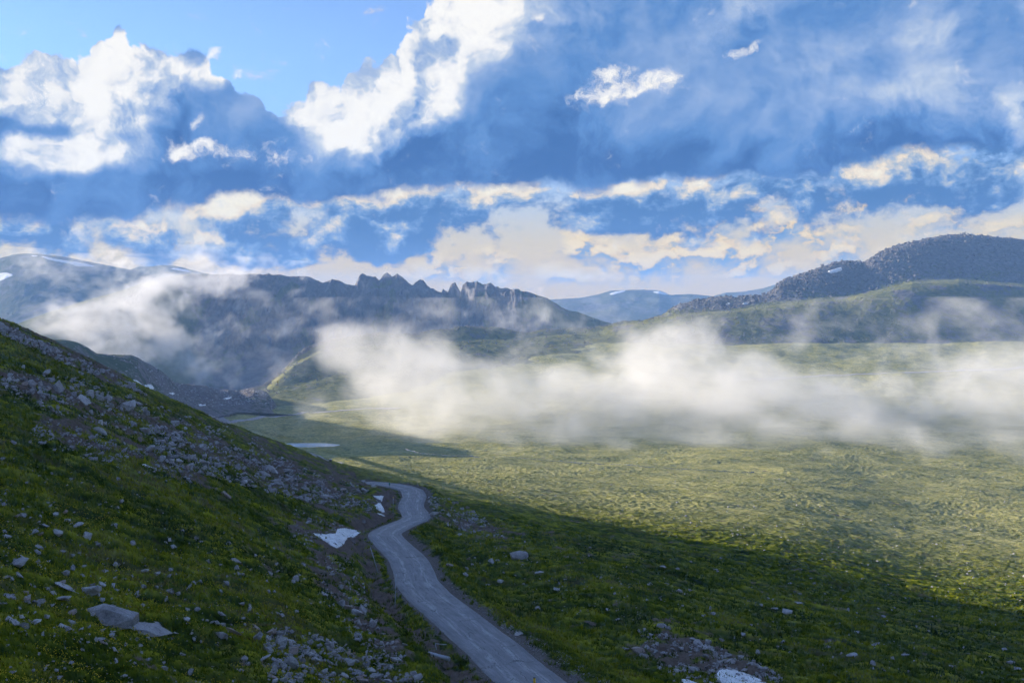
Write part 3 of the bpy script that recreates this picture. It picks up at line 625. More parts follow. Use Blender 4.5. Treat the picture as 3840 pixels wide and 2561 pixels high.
ms, nts, bs = new_mat('old_snow'); pp = pos(nts); ns = pp.noise(.9, 5, .65, dim='3D')
plug(nts, ns.ramp([(.28, (.42, .39, .36)), (.42, (.70, .69, .68)), (.55, (.82, .82, .82)), (.75, (.88, .88, .89))]), bs.inputs['Base Color']); bs.inputs['Roughness'].default_value = .7; bump(nts, bs, ns + pp.noise(.25, 3, .5, dim='3D'), .4, .9)
M_snow = ms
def sn(poly, step, thick, label, hf=None, jag=2.0, seed=0): return drape_poly('snow_patch', poly, M_snow, step, thick, hf or hit, label, 'snow patch', None, 'patches of old snow', jag, seed)
G3 = lambda x, y: (1100+x/1.821, 1700+y/1.821)
sn([G3(*p) for p in [(130,545),(220,552),(290,548),(300,515),(345,515),(400,522),(470,537),(440,552),(425,568),(370,575),(365,590),(340,628),(300,648),(262,632),(215,600),(175,575)]], 2.5, .14, 'wide snow patch in the gully left of the road bend', seed=1)
G1 = lambda x, y: (1380+x/7.128, 1780+y/7.128)
sn([G1(*p) for p in [(105,545),(200,575),(300,585),(350,562),(410,572),(430,610),(385,660),(390,715),(350,730),(320,690),(250,660),(200,610)]], 2, .25, 'upper of two small snow patches below the scree by the road', jag=.8, seed=2)
sn([G1(*p) for p in [(150,820),(240,800),(265,765),(320,770),(370,820),(420,910),(455,995),(390,1020),(310,980),(250,930),(200,900),(220,870)]], 2, .25, 'lower of two small snow patches below the scree by the road', jag=.8, seed=3)
sn([G1(*p) for p in [(230,1020),(330,1050),(460,1105),(380,1100),(270,1060)]], 1.6, .12, 'thin snow sliver under the two small roadside patches', jag=.4, seed=4)
G4 = lambda x, y: (2200+x/1.4335, 1700+y/1.4335)
sn([G4(*p) for p in [(690,1190),(710,1165),(780,1162),(860,1185),(930,1215),(990,1250),(1000,1300),(760,1300),(720,1250)]], 2.5, .20, 'smooth snow patch at the bottom edge of the eroded hollow', seed=5)
sn([G4(*p) for p in [(505,1212),(550,1218),(610,1240),(680,1300),(560,1300)]], 2.5, .18, 'small snow patch at the bottom edge, left of the smooth one', seed=6)
G2 = lambda x, y: (x/1.836, 1200+y/1.836)
sn([G2(*p) for p in [(975,992),(1010,998),(1055,1018),(1020,1016),(990,1008)]], 2, .12, 'tiny snow streak in the brown soil of the left slope', jag=.5, seed=7)
G6 = lambda x, y: (x/1.8367, 900+y/1.8367)
sh = lambda x, y: hill_hit(SHOULDER, -900, 1200, x, y)
sn([G6(*p) for p in [(915,960),(945,968),(985,1000),(1040,995),(1062,1020),(1052,1040),(1020,1025),(975,1012),(935,990)]], 2, .5, 'bright snow strip on the rocky shoulder above the near slope', sh, .8, 8)
sn([G6(*p) for p in [(1160,1055),(1195,1050),(1205,1058),(1190,1068)]], 1.5, .4, 'small snow spot low on the rocky shoulder', sh, .4, 9)
sn([G6(*p) for p in [(1535,1092),(1560,1084),(1598,1079),(1590,1090),(1560,1098)]], 1.5, .4, 'oval snow patch on the saddle above the car park', sh, .4, 10)
sn([G6(*p) for p in [(1365,1130),(1385,1128),(1395,1135),(1420,1130),(1415,1140),(1375,1143)]], 1.5, .4, 'snow remnant at the edge of the lake', sh, .4, 11)
rh = lambda x, y: hill_hit(HILL_R, 300, 4900, x, y)
G5 = lambda x, y: (2200+x/1.4335, 850+y/1.4335)
sn([G5(*p) for p in [(1295,243),(1330,232),(1372,222),(1374,235),(1345,246),(1310,252)]], 2, 4.0, 'snow patch among the boulders high on the far hill', rh, .8, 12)
sn([G5(*p) for p in [(745,418),(770,410),(775,420),(755,425)]], 1.5, 2.5, 'left of two snow specks on the low crest of the far hill', rh, .4, 13)
sn([G5(*p) for p in [(835,415),(878,405),(872,414),(845,421)]], 1.5, 2.5, 'right of two snow specks on the low crest of the far hill', rh, .4, 14)
def mh(n): 
    o = bpy.data.objects[n]; me = o.data; V = np.empty(len(me.vertices)*3, np.float32); me.vertices.foreach_get('co', V); V = V.reshape(169, -1, 3); u = V[0, :, 0]/V[0, :, 1]*FOC+HX
    return lambda x, y: hit(x, y, V, u, HY - V[..., 2]/V[..., 1]*FOC)
dh = mh('rounded_mountain')
sn([G6(*p) for p in [(275,113),(320,116),(380,130),(450,142),(520,152),(600,165),(655,184),(600,184),(530,183),(470,164),(400,152),(330,136)]], 3, 2, 'long snow streak under the top of the rounded mountain', dh, .8, 15)
sn([G6(*p) for p in [(0,228),(40,222),(80,232),(90,245),(55,258),(20,275),(0,282),(-30,260)]], 3, 2, 'snow patch on the flank of the rounded mountain at the left edge', dh, .8, 16)
sn([G6(*p) for p in [(210,108),(255,108),(262,114),(225,115)]], 2, 2, 'short snow dash near the top of the rounded mountain', dh, .4, 17)
dh2 = mh('distant_summit')
sn([G6(*p) for p in [(1170,200),(1210,192),(1270,203),(1330,222),(1280,220),(1220,210)]], 3, 2, 'snow streak on the distant summit', dh2, .6, 18)
bh = mh('blue_range')
for q, l in (([(120,362),(150,350),(215,342),(200,350),(140,368)], 'snow streak under the left top of the blue range'), ([(350,350),(400,345),(450,366),(420,368),(380,360)], 'snow streak under the right top of the blue range')):
    sn([G5(*p) for p in q], 2.5, 3, l, bh, .6, len(l))
drape_poly('car_park', [(780,1556),(804,1552),(804,1535),(817,1535),(832,1552),(861,1551),(863,1559),(838,1565),(861,1577),(868,1588),(840,1588),(800,1568)], M_track, 3, .3, hit, 'pale gravel car park between the lake and the valley road', None, 'structure', jag=1)
# ------------------------------------------------------------------ rocks
def rock_mat(name, lo, mid, hi):
    m, nt, b = new_mat(name); o = nt.nodes.new('ShaderNodeObjectInfo'); p = objco(nt); g = pos(nt)
    n1 = g.noise(.8, 5, .65, dim='3D'); n2 = g.noise(6.0, 4, .7, dim='3D')
    c = (n1*.6 + n2*.5 + E(nt, o.outputs['Random'])*.22 - .16).ramp([(.25, lo), (.48, mid), (.75, hi)])
    lich = g.noise(3.3, 4, .7, dim='3D').ss(.58, .66); c = (lich*.55).mix(c, (.055, .058, .045))
    plug(nt, c, b.inputs['Base Color']); b.inputs['Roughness'].default_value = .9; b.inputs['Specular IOR Level'].default_value = .2
    bump(nt, b, n2 + n1*1.5, .10, .8); return m
M_rock = rock_mat('granite', (.14, .132, .138), (.33, .312, .316), (.54, .52, .52))
M_pink = rock_mat('pink_granite', (.15, .115, .10), (.30, .235, .21), (.42, .35, .32))
rr = np.random.RandomState(11)
def rock_bm(seed, slab, n=15, bev=.05):
    q = np.random.RandomState(seed); bm = bmesh.new()
    for i in range(n):
        v = q.normal(size=3); v /= np.abs(v).max()**.75*np.linalg.norm(v)**.25; v *= q.uniform(.82, 1.05)
        bm.verts.new((v[0], v[1], v[2]*slab))
    r = bmesh.ops.convex_hull(bm, input=bm.verts); bmesh.ops.delete(bm, geom=[e for e in r['geom_interior'] if isinstance(e, bmesh.types.BMVert)], context='VERTS')
    bmesh.ops.dissolve_limit(bm, angle_limit=R(14), verts=bm.verts, edges=bm.edges)
    if bev:
        bmesh.ops.bevel(bm, geom=list(bm.edges), offset=bev, segments=2, profile=.6, affect='EDGES', clamp_overlap=True)
        for v in bm.verts:
            c = v.co; d = .05*float(perlin(c.x*2.2+seed, c.y*2.2+c.z*1.7, 5)) + .02*float(perlin(c.x*6+c.z*3, c.y*6-seed, 8)); v.co += c.normalized()*d
    bmesh.ops.triangulate(bm, faces=bm.faces); bmesh.ops.recalc_face_normals(bm, faces=bm.faces); return bm
def scale_unit(bm):
    a = np.array([v.co[:] for v in bm.verts]); lo, hi = a.min(0), a.max(0)
    for v in bm.verts:
        for k in range(3): v.co[k] = (v.co[k]-(lo[k]+hi[k])/2)/(hi[k]-lo[k])
    return bm
PROTO = []
for i in range(14):
    bm = scale_unit(rock_bm(100+i, .55, 13 + i % 4, .05)); me = bpy.data.meshes.new('boulder'); bm.to_mesh(me); bm.free(); PROTO.append(me)
    me.materials.append(M_rock); me.polygons.foreach_set('use_smooth', [False]*len(me.polygons))
PROTO_P = []
for me in PROTO[:4]: c = me.copy(); c.materials.clear(); c.materials.append(M_pink); PROTO_P.append(c)
def hull_block(pts, seed):
    bm = bmesh.new()
    for p_ in pts: bm.verts.new(p_)
    bmesh.ops.convex_hull(bm, input=bm.verts); bmesh.ops.dissolve_limit(bm, angle_limit=R(5), verts=bm.verts, edges=bm.edges)
    bmesh.ops.bevel(bm, geom=list(bm.edges), offset=.03, segments=2, profile=.6, affect='EDGES', clamp_overlap=True)
    bmesh.ops.triangulate(bm, faces=bm.faces); bmesh.ops.subdivide_edges(bm, edges=[e for e in bm.edges if e.calc_length() > .12], cuts=2, use_grid_fill=True); bmesh.ops.triangulate(bm, faces=bm.faces)
    for v in bm.verts:
        c = v.co; v.co += Vector((0, 0, 1))*.05*float(perlin(c.x*4+seed, c.y*4, 5)) + Vector((0, 1, 0))*.04*float(perlin(c.x*5+c.z*3, c.z*5-seed, 8))
    bmesh.ops.recalc_face_normals(bm, faces=bm.faces); me = bpy.data.meshes.new('boulder'); bm.to_mesh(me); bm.free(); me.materials.append(M_rock); return me
GABLE = hull_block([(-.5,-.1,.12),(-.48,.35,.1),(-.1,.15,.5),(-.02,-.2,.36),(.5,.25,-.06),(.5,-.25,-.10),(.47,-.28,-.6),(.47,.4,-.6),(-.5,-.1,-.3),(-.2,-.42,-.22),(.1,-.46,-.42),(-.4,.4,-.6),(-.2,-.4,-.7)], 3)
LOAF = hull_block([(-.5,0,.42),(-.3,-.3,.36),(-.22,.2,.5),(.1,-.3,.22),(.15,.3,.28),(.5,.05,-.42),(.35,-.35,-.3),(-.45,-.3,-.1),(-.5,.3,-.2),(.3,.4,-.5),(0,-.45,-.4),(-.3,-.4,-.6)], 7)
c1 = lambda L: [(x/1.836, 1200+y/1.836, w/1.836, h/1.836) for x, y, w, h in L]
c2 = lambda L: [(x/1.821, 1700+y/1.821, w/1.821, h/1.821) for x, y, w, h in L]
c3 = lambda L: [(1100+x/1.821, 1700+y/1.821, w/1.821, h/1.821) for x, y, w, h in L]
c4 = lambda L: [(2200+x/1.4335, 1700+y/1.4335, w/1.4335, h/1.4335) for x, y, w, h in L]
c8 = lambda L: [(1150+x/6.534, 1620+y/6.534, w/6.534, h/6.534) for x, y, w, h in L]
HAND = {
 'in the upper boulder band': c1([(385,445,95,95),(350,405,60,40),(155,320,30,40),(160,430,65,40),(215,430,55,55),(310,355,80,45),(500,505,60,45),(570,535,105,60),(615,500,60,65),(680,525,75,60),(740,535,80,60),(765,580,45,50),(870,575,130,85),(950,570,75,30),(985,605,75,40),(1005,635,50,45),(1060,670,85,40),(1200,700,70,60),(550,360,50,25),(485,415,35,28),(60,400,60,40),(110,410,45,35),(270,440,50,45),(330,470,50,30),(255,405,35,30),(20,405,40,30),(460,540,40,25),(890,515,35,25)]),
 'on the brown soil patch': c1([(990,750,85,65),(910,705,75,45),(690,755,120,60),(620,805,50,45),(955,820,45,40),(1090,880,50,35),(1020,885,125,48),(475,830,40,25),(85,835,55,35),(1410,810,45,35),(1485,840,50,35),(1270,740,45,30),(810,1090,35,35),(870,935,40,25),(690,700,35,40),(1160,910,40,22)]),
 'in the scree above the road': c1([(1860,1015,130,55),(1970,1035,110,35),(1820,1055,100,45),(1980,1090,80,50),(1870,1130,90,35),(2240,1205,90,35),(2100,1150,70,45),(1550,1030,60,30),(1280,970,70,22),(2290,1160,60,35),(1640,1000,60,30)]) + c8([(1650,1300,170,120),(850,1410,300,90),(550,1540,240,70),(300,1220,220,120),(1330,1280,160,90),(1390,1190,110,60),(900,1190,130,60),(300,1070,110,60)]),
 'in the lower left grass': c2([(720,1085,385,135),(970,1200,400,75),(610,918,180,105),(450,912,200,48),(410,982,200,55),(110,740,160,75),(60,970,100,40),(260,1005,110,45),(480,1085,90,40),(225,1145,120,45),(75,1135,100,50),(175,940,50,40),(370,415,60,35),(435,398,55,30),(450,455,80,40),(520,485,120,40),(380,525,90,55),(590,555,60,60),(265,550,75,30),(265,635,70,35),(1065,818,60,30),(975,800,100,35),(1150,832,60,24),(555,830,60,28),(695,885,60,28),(1615,730,95,35),(1500,1095,100,28),(1070,1155,100,30),(700,1283,75,28),(555,1340,60,22),(120,835,90,30),(30,840,80,30),(1540,285,90,40)]),
 'in the ditch rock pile': c2([(1500,1230,120,55),(1590,1210,130,50),(1740,1240,110,65),(1845,1220,110,55),(1915,1280,85,90),(1990,1345,110,60),(1985,1410,130,105),(1790,1390,140,45),(1870,1465,55,75),(2245,1300,85,65),(1750,1185,60,30),(1830,1330,80,50),(1665,1390,60,40),(2050,1545,50,50),(1960,1530,60,40)]) + c3([(240,1300,85,70),(380,1420,80,55),(470,1550,90,50),(570,1510,110,45),(620,1440,90,45),(820,1500,60,60),(850,1520,70,60),(700,1400,90,40),(270,1370,80,50),(520,1470,90,40)]),
 'on the ditch bank': c3([(380,1050,80,55),(325,1020,60,50),(475,1060,60,70),(430,1080,90,55),(15,850,50,45),(210,955,50,40),(540,1160,60,75),(320,905,50,45),(360,875,60,40),(105,445,50,40),(100,470,60,35),(480,460,35,30),(700,1290,50,25),(760,1310,45,25)]),
 'on the right slope': c3([(1540,685,140,80),(1350,730,50,45),(1175,825,42,36),(1415,865,50,32),(1180,780,36,30),(1670,1050,50,36),(1195,715,30,25),(1395,725,40,20),(1680,805,70,18),(1330,890,40,20),(1215,760,35,18),(1065,760,60,30),(1820,925,100,20),(1540,1225,70,35)]),
 'in the scree by the bend': c3([(1190,365,32,26),(1230,440,52,36),(1110,330,40,28),(1090,335,34,26),(1060,420,40,25),(1150,375,35,22),(1225,395,34,24),(1290,490,60,24),(1180,490,44,24),(1130,550,46,24),(960,400,70,40),(1210,460,45,25),(1100,460,36,22),(1060,310,26,20)]),
 'in the bottom right hollow': c4([(275,1050,85,48),(600,1015,60,48),(655,1010,40,40),(690,1080,45,35),(780,1110,65,42),(405,920,60,30),(210,1045,50,28),(310,1080,60,28),(640,1085,40,28),(570,995,40,24),(440,935,40,26),(740,1110,36,30),(640,1040,36,24),(480,1160,40,28)]),
 'far down the right slope': c4([(1080,845,60,34),(1425,1075,90,30),(500,735,34,26),(340,697,34,20),(410,605,40,16),(490,615,34,20),(1140,800,60,16),(870,793,26,14),(1715,1080,56,26),(1300,1035,36,18),(2280,1120,60,26),(2320,1150,50,22),(1455,957,36,18),(1955,1140,50,20),(1010,828,44,16)]),
}
ND = {}
def place_rock(px, py, w, h, me, base, extra_sink=.30):
    p = hit(px, min(py + h*.42, 2620))
    if p is None: return None
    Y = p[1]; k = Y/FOC; w, h = w*.9, h*.88; W_ = w*k; gx_, gy_ = gslope(p[0], p[1]); gx_, gy_ = float(np.clip(gx_, -.7, .7)), float(np.clip(gy_, -.7, .7))
    q = bpy.data.objects.new('boulder', me); COL.objects.link(q)
    ratio = w/h; dep = W_*rr.uniform(.5, .75)*(1 if ratio < 2 else .8); H_ = max(.5*h*k, h*k - .30*dep)*1.35
    tilt = math.atan(gx_)*(.9 if ratio > 1.5 else .4)
    q.rotation_euler = (math.atan(gy_)*.5 + rr.uniform(-.12, .12), -tilt + rr.uniform(-.1, .1), rr.uniform(-.28, .28) + (math.pi if rr.rand() < .5 else 0))
    q.scale = (W_, dep, H_); q.location = (p[0], p[1]+dep*.25, p[2] + H_*(.5-extra_sink)); return q
def ordinal(n):
    if n > 19: return f'{n+1}th'
    return ['first','second','third','fourth','fifth','sixth','seventh','eighth','ninth','tenth','eleventh','twelfth','thirteenth','fourteenth','fifteenth','sixteenth','seventeenth','eighteenth','nineteenth','twentieth'][n]
HR = []
SPECIAL = {0: {'in the upper boulder band': 'big pale upright block, the tallest', 'in the lower left grass': 'the largest boulder, a gabled grey block', 'on the right slope': 'wide grey slab half sunk, the largest',
               'in the bottom right hollow': 'the largest leaning grey block', 'in the scree by the bend': None}}
for zone, L in HAND.items():
    rows = []
    for i, (px, py, w, h) in enumerate(L):
        red = rr.rand() < .14 or (zone.startswith('on the bank') and i == 4)
        me = (PROTO_P[rr.randint(4)] if red else PROTO[rr.randint(14)]); q = place_rock(px, py, w, h, me, zone)
        if q is None: continue
        if zone == 'in the lower left grass' and i < 2:
            red = False; q.data = (GABLE, LOAF)[i]; q.rotation_euler = (0, 0, 0); Y_ = q.location.y; q.scale = (w*Y_/FOC, w*Y_/FOC*.55, h*Y_/FOC*1.0); q.location.z += h*Y_/FOC*.08
        sz = 'huge' if w > 95 else 'large' if w > 42 else 'middle-sized' if w > 26 else 'small'
        form = 'flat slab' if w/h > 2.3 else 'long boulder' if w/h > 1.6 else 'block' if w/h < 1.15 else 'boulder'
        rows.append([q, px, f"{sz} {'reddish' if red else 'grey'} {form}"])
        HR.append((px, py, max(w, h)*.5))
    by = {}
    for r in rows: by.setdefault(r[2], []).append(r)
    for desc, g in by.items():
        g.sort(key=lambda r: r[1]); n = len(g)
        for j, r in enumerate(g):
            wh = '' if n == 1 else (', leftmost such' if j == 0 else ', rightmost such' if j == n-1 else f', {ordinal(j)} from the left')
            tag(r[0], f'{desc} {zone}{wh}', 'rock', 'loose rocks on the slopes')
# scattered: (area of the photo, how many, size in metres, place)
ZR = [([(0,1400),(330,1420),(700,1560),(1000,1640),(1000,1720),(560,1640),(0,1500)], 800, (.25,1.1), 'in the upper boulder band'),
      ([(0,1215),(480,1430),(560,1490),(250,1370),(0,1255)], 560, (.35,1.4), 'along the stony left crest'),
      ([(150,1560),(760,1760),(700,1830),(100,1660)], 420, (.2,.8), 'on the brown soil patch'),
      ([(560,1600),(1000,1700),(1300,1800),(1440,1870),(1380,1930),(1000,1850),(560,1720)], 1700, (.25,1.3), 'in the scree above the road'),
      ([(1060,1900),(1300,1960),(1330,2040),(1150,2060)], 260, (.1,.5), 'on soil near the bend'),
      ([(0,1700),(1100,1980),(1250,2250),(900,2400),(0,2400)], 600, (.14,.7), 'in the lower left grass'),
      ([(0,2300),(900,2400),(1000,2561),(0,2561)], 160, (.08,.5), 'in the bottom left corner'),
      ([(1000,2330),(1300,2420),(1600,2561),(1000,2561)], 700, (.14,.8), 'in the ditch rock pile'),
      ([(1180,2080),(1330,2100),(1420,2350),(1560,2500),(1400,2480),(1230,2280)], 560, (.12,.6), 'on the ditch bank'),
      ([(1590,1860),(1680,1870),(1800,1930),(1900,2020),(1800,2010),(1640,1960)], 520, (.16,.9), 'in the scree by the bend'),
      ([(1620,2000),(2300,2050),(2700,2250),(2300,2350),(1900,2250)], 300, (.12,.6), 'on the right slope'),
      ([(1640,2150),(1760,2230),(2300,2561),(2150,2561),(1800,2330)], 900, (.05,.25), 'on the gravel shoulder'),
      ([(2380,2350),(2560,2390),(2900,2500),(2950,2561),(2500,2561)], 560, (.14,.8), 'in the bottom right hollow'),
      ([(2500,1950),(3840,2150),(3840,2561),(2900,2500),(2300,2200)], 420, (.15,.8), 'far down the right slope'),
      ([(1300,1640),(3840,1640),(3840,2200),(2600,1980),(1700,1830)], 600, (.25,1.1), 'on the sunlit valley floor')]
cand = []
for poly, n, (s0, s1), zone in ZR:
    a = np.array(poly); k = 0; tries = 0
    while k < n and tries < n*12:
        tries += 1; x_, y_ = rr.uniform(a[:, 0].min(), a[:, 0].max()), rr.uniform(a[:, 1].min(), a[:, 1].max())
        if not inside(np.array(x_), np.array(y_), poly): continue
        if fbm(x_/70, y_/40, 2, .6, 4) < rr.uniform(-.35, .25): continue
        p = hit(x_, y_)
        if p is None: continue
        if p[1] < 330:
            d, _, _ = road_near([p[0]], [p[1]])
            if abs(d[0]) < HW+.5: continue
        s = 1.0*s0*(s1/s0)**(rr.rand()**2.2); k += 1; cand.append((s*FOC/p[1], x_, y_, s, zone, p))
cand.sort(key=lambda c: -c[0])
n_ind = 300 - len(HR)
land = [('the gabled boulder', 395, 2290), ('the pale upright block', 210, 1442), ('the band leaning slab', 474, 1513), ('the roadside snow patches', 1425, 1880), ('the gully snow patch', 1260, 2020), ('the leaning stake', 1404, 2100), ('the bent rail', 1650, 2425), ('the green sign', 1461, 1812), ('the sunk slab', 1945, 2076), ('the bottom snow patch', 2760, 2530), ('the upright stake', 1484, 2220)]
gl = {}
for c in cand[:n_ind]:
    wpx, x_, y_, s, zone, p = c; rt = rr.choice([1.3, 1.7, 2.2, 2.8]); red = rr.rand() < .12
    q = place_rock(x_, y_, wpx, wpx/rt, PROTO_P[rr.randint(4)] if red else PROTO[rr.randint(14)], zone, .28)
    if q is None: continue
    nm, lx, ly = min(land, key=lambda l: (l[1]-x_)**2+(l[2]-y_)**2); ddx, ddy = x_-lx, y_-ly
    rel_ = ('left of' if ddx < 0 else 'right of') if abs(ddx) > 1.4*abs(ddy) else ('above' if ddy < 0 else 'below') if abs(ddy) > 1.4*abs(ddx) else ('below left of' if ddx < 0 else 'below right of') if ddy > 0 else ('above left of' if ddx < 0 else 'above right of')
    gl.setdefault(f"{'reddish' if red else 'grey'} {'slab' if rt > 1.9 else 'rock'} {zone}, {rel_} {nm}", []).append((q, x_, zone))
for l, g in gl.items():
    g.sort(key=lambda r: r[1]); n = len(g)
    for j, (q, _, zone) in enumerate(g):
        lab = l + ('' if n == 1 else ', leftmost' if j == 0 else ', rightmost' if j == n-1 else f', {ordinal(j)} from left')
        while len(lab.split()) > 16 and ' the ' in lab: lab = lab.replace(' the ', ' ', 1)
        tag(q, lab, 'rock', 'loose rocks on the slopes')
# the rest, too many to tell apart
LOW = []
for i in range(10):
    bm = scale_unit(rock_bm(300+i, .6, 11, 0)); LOW.append((np.array([v.co[:] for v in bm.verts], np.float32), np.array([[v.index for v in f.verts] for f in bm.faces], np.int32))); bm.free()
def rock_cloud(name, pts, size, label, mat, flat_=.6, sink=.2, seed=5):
    q = np.random.RandomState(seed); vs, fs, o = [], [], 0
    for (x_, y_, z_), s in zip(pts, size):
        v, f = LOW[q.randint(10)]; a = q.uniform(0, 6.28); ca, sa = math.cos(a), math.sin(a); t1 = q.uniform(-.35, .35); sc_ = np.array([s, s*q.uniform(.55, .9), s*flat_*q.uniform(.6, 1.3)])
        w_ = v*sc_; w_ = np.stack([w_[:, 0]*ca-w_[:, 1]*sa, w_[:, 0]*sa+w_[:, 1]*ca, w_[:, 2]+w_[:, 0]*t1], 1) + np.array([x_, y_, z_+s*flat_*(.5-sink)])
        vs.append(w_); fs.append(f+o); o += len(v)
    tag(link(name, np_mesh(name, np.concatenate(vs), np.concatenate(fs), False), mat), label, kind='stuff')
rest = cand[n_ind:]
rock_cloud('loose_stones', [c[5] for c in rest], [c[3] for c in rest], 'countless small grey stones lying about the slopes and the valley', M_rock)
# boulders heaped over the far hill
q = np.random.RandomState(3); nr_, nc_ = HILL_R.shape[:2]; pts, sz = [], []
Kp = np.concatenate([np.linspace(i, i+1, p_, False) for i, p_ in enumerate((90, 130, 60, 140, 40, 20))] + [[6]])
cpx = np.linspace(300, 4900, nc_)
for _ in range(60000):
    i, j = q.randint(60, 430), q.randint(180, nc_-300); k, x_ = Kp[i], cpx[j]
    dens = (.95*sst(np.array(k), 3.0, 3.25)*(1-sst(np.array(k), 4.1, 4.4)) if x_ > 2640 else .55*(sst(np.array(k), 3.4, 3.9)*(1-sst(np.array(k), 4.1, 4.4)))) + .10*(k > .6)
    if x_ < 2640: dens += .25*(900 < x_ < 1250)*sst(np.array(k), 3.3, 3.8)
    if x_ > 2300: dens += .16*(k > .8)*(k < 2)
    if 3 < k < 3.5: dens *= .55 + fbm(np.array(x_/120), np.array(k*3), 2, .5, 3)
    if q.rand() > dens*.55: continue
    if 3085 < x_ < 3180 and abs(HY-HILL_R[i, j][2]/HILL_R[i, j][1]*FOC-1014) < 20: continue
    pts.append(HILL_R[i, j]); big = k > 3 and x_ > 2600; sz.append((2.4 if big else 1.2)*(3.4 if big else 3.0)**(q.rand()**1.8))
rock_cloud('hill_boulders', pts, sz, 'thousands of boulders strewn over the far hill', rock_mat('hill_granite', (.045, .041, .042), (.095, .088, .088), (.16, .15, .147)), .75, .1)
# stones on the near shoulder
pts, sz = [], []
for _ in range(2600):
    i, j = q.randint(40, 135), q.randint(200, 690); x_ = np.linspace(-900, 1200, 700)[j]
    if q.rand() > .25 + .5*(x_ > 560): continue
    pts.append(SHOULDER[i, j]); sz.append(.8*3.5**(q.rand()**2))
rock_cloud('shoulder_stones', pts, sz, 'stones and outcrops over the rocky shoulder', M_rock, .6, .25)
# ------------------------------------------------------------------ grass, cushions, flowers
def grass_mat():
    m, nt, b = new_mat('grass_blades'); v = attr(nt, 'tone')
    plug(nt, v.ramp([(0, (.010, .022, .003)), (.35, (.036, .064, .006)), (.65, (.12, .148, .010)), (.88, (.30, .29, .018)), (1, (.20, .17, .07))]), b.inputs['Base Color'])
    b.inputs['Roughness'].default_value = .8; b.inputs['Specular IOR Level'].default_value = 0.0; return m
q = np.random.RandomState(23)
def on_ground(n, ymin, ymax, xlo=-.56, xhi=.56, pw=1.0):
    u = q.uniform(xlo, xhi, n); Y = np.exp(q.uniform(np.log(ymin), np.log(ymax), n)); return u*Y, Y
def blades(name, X, Y, H, tone, nb, label, spread=.5, mat=None):
    Z = gz(X, Y); n = len(X); a = q.uniform(0, 6.28, (n, nb)); r = q.uniform(0, 1, (n, nb))**.7*spread*H[:, None]*1.6
    bx_, by_ = X[:, None]+r*np.cos(a), Y[:, None]+r*np.sin(a); bz_ = gz(bx_, by_)-.02
    h = H[:, None]*q.uniform(.55, 1.1, (n, nb)); lean = h*q.uniform(.15, .7, (n, nb)); wd = h*q.uniform(.16, .30, (n, nb)); b = a + q.uniform(-.8, .8, (n, nb))
    p0 = np.stack([bx_-wd*np.sin(b), by_+wd*np.cos(b)*.5, bz_], -1); p1 = np.stack([bx_+wd*np.sin(b), by_-wd*np.cos(b)*.5, bz_], -1); p2 = np.stack([bx_+lean*np.cos(b), by_+lean*np.sin(b), bz_+h], -1)
    V = np.stack([p0, p1, p2], 2).reshape(-1, 3); F = np.arange(len(V)).reshape(-1, 3)
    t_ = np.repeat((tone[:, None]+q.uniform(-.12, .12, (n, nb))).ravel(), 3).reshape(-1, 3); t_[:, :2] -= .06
    tag(link(name, np_mesh(name, V, F, True, {'tone': np.clip(t_, 0, 1).ravel()}), mat), label, kind='stuff')
M_grass = grass_mat()
def gmask(X, Y):
    a = np.interp(X/Y, US, np.arange(len(US))).astype(int); b = np.interp(Y, YS, np.arange(len(YS))).astype(int)
    return soil_m[b, a], grav[b, a], np.abs(dR[b, a]), dR[b, a], rows_[b, a]
X, Y = on_ground(190000, 42, 230); s_, g_, d_, sdr, rl = gmask(X, Y)
k = (q.rand(len(X)) > np.clip(s_*1.5 + g_*1.4, 0, .97)) & (d_ > HW+.6) & ((rl + .5*fbm(X/2.6, Y/1.9, 3, .6, 90)) > q.uniform(-.40, .20, len(X)))
X, Y, rl = X[k], Y[k], rl[k]
tone = .60 + .42*fbm(X/7, Y/7, 4, .6, 91) + .55*fbm(X/24, Y/24, 3, .5, 92) + .30*np.clip(rl, -1, 1) - .10*sst(X, 2, 20)
blades('grass', X, Y, q.uniform(.12, .34, len(X))*np.clip(Y/75, .8, 1.7), tone, 4, 'short tufted alpine grass covering the near slopes', mat=M_grass)
# cushions on the verges
X, Y = on_ground(60000, 75, 280, -.2, .15); s_, g_, d_, sdr, rl = gmask(X, Y)
k = (d_ > HW+.5) & (d_ < HW+np.where(sdr > 0, 7.5, 3.2)) & (q.rand(len(X)) < np.where(sdr > 0, .16, .13)) & (fbm(X/2.2, Y/2.2, 2, .5, 33) > -.05); X, Y = X[k], Y[k]
blades('verge_tufts', X, Y, q.uniform(.16, .42, len(X)), .62 + .28*fbm(X/4, Y/4, 3, .6, 94), 11, 'cushions of yellow-green grass along both road verges', .75, M_grass)
# yellow flowers low on the left
mf = simple('yellow_petals', (.62, .46, .02), .7)
X, Y = on_ground(42000, 44, 120, -.56, -.12); s_, g_, d_, sdr, rl = gmask(X, Y)
k = (s_ < .35) & (d_ > HW+3) & (fbm(X/6, Y/6, 3, .6, 71) > q.uniform(-.15, .5, len(X))); X, Y = X[k], Y[k]; Z = gz(X, Y)+q.uniform(.10, .24, len(X)); s = q.uniform(.022, .045, len(X))
n = len(X); ang_ = np.array([0, 2.1, 4.2]); tl = q.uniform(0, 6.28, n)
V = np.stack([np.stack([X+s*np.cos(tl+a_), Y+s*.6*np.sin(tl+a_), Z+s*np.sin(tl+a_)], -1) for a_ in ang_], 1).reshape(-1, 3)
tag(link('flowers', np_mesh('flowers', V, np.arange(3*n).reshape(-1, 3), False), mf), 'scattered tiny yellow flowers in the grass of the lower left slope', kind='stuff')
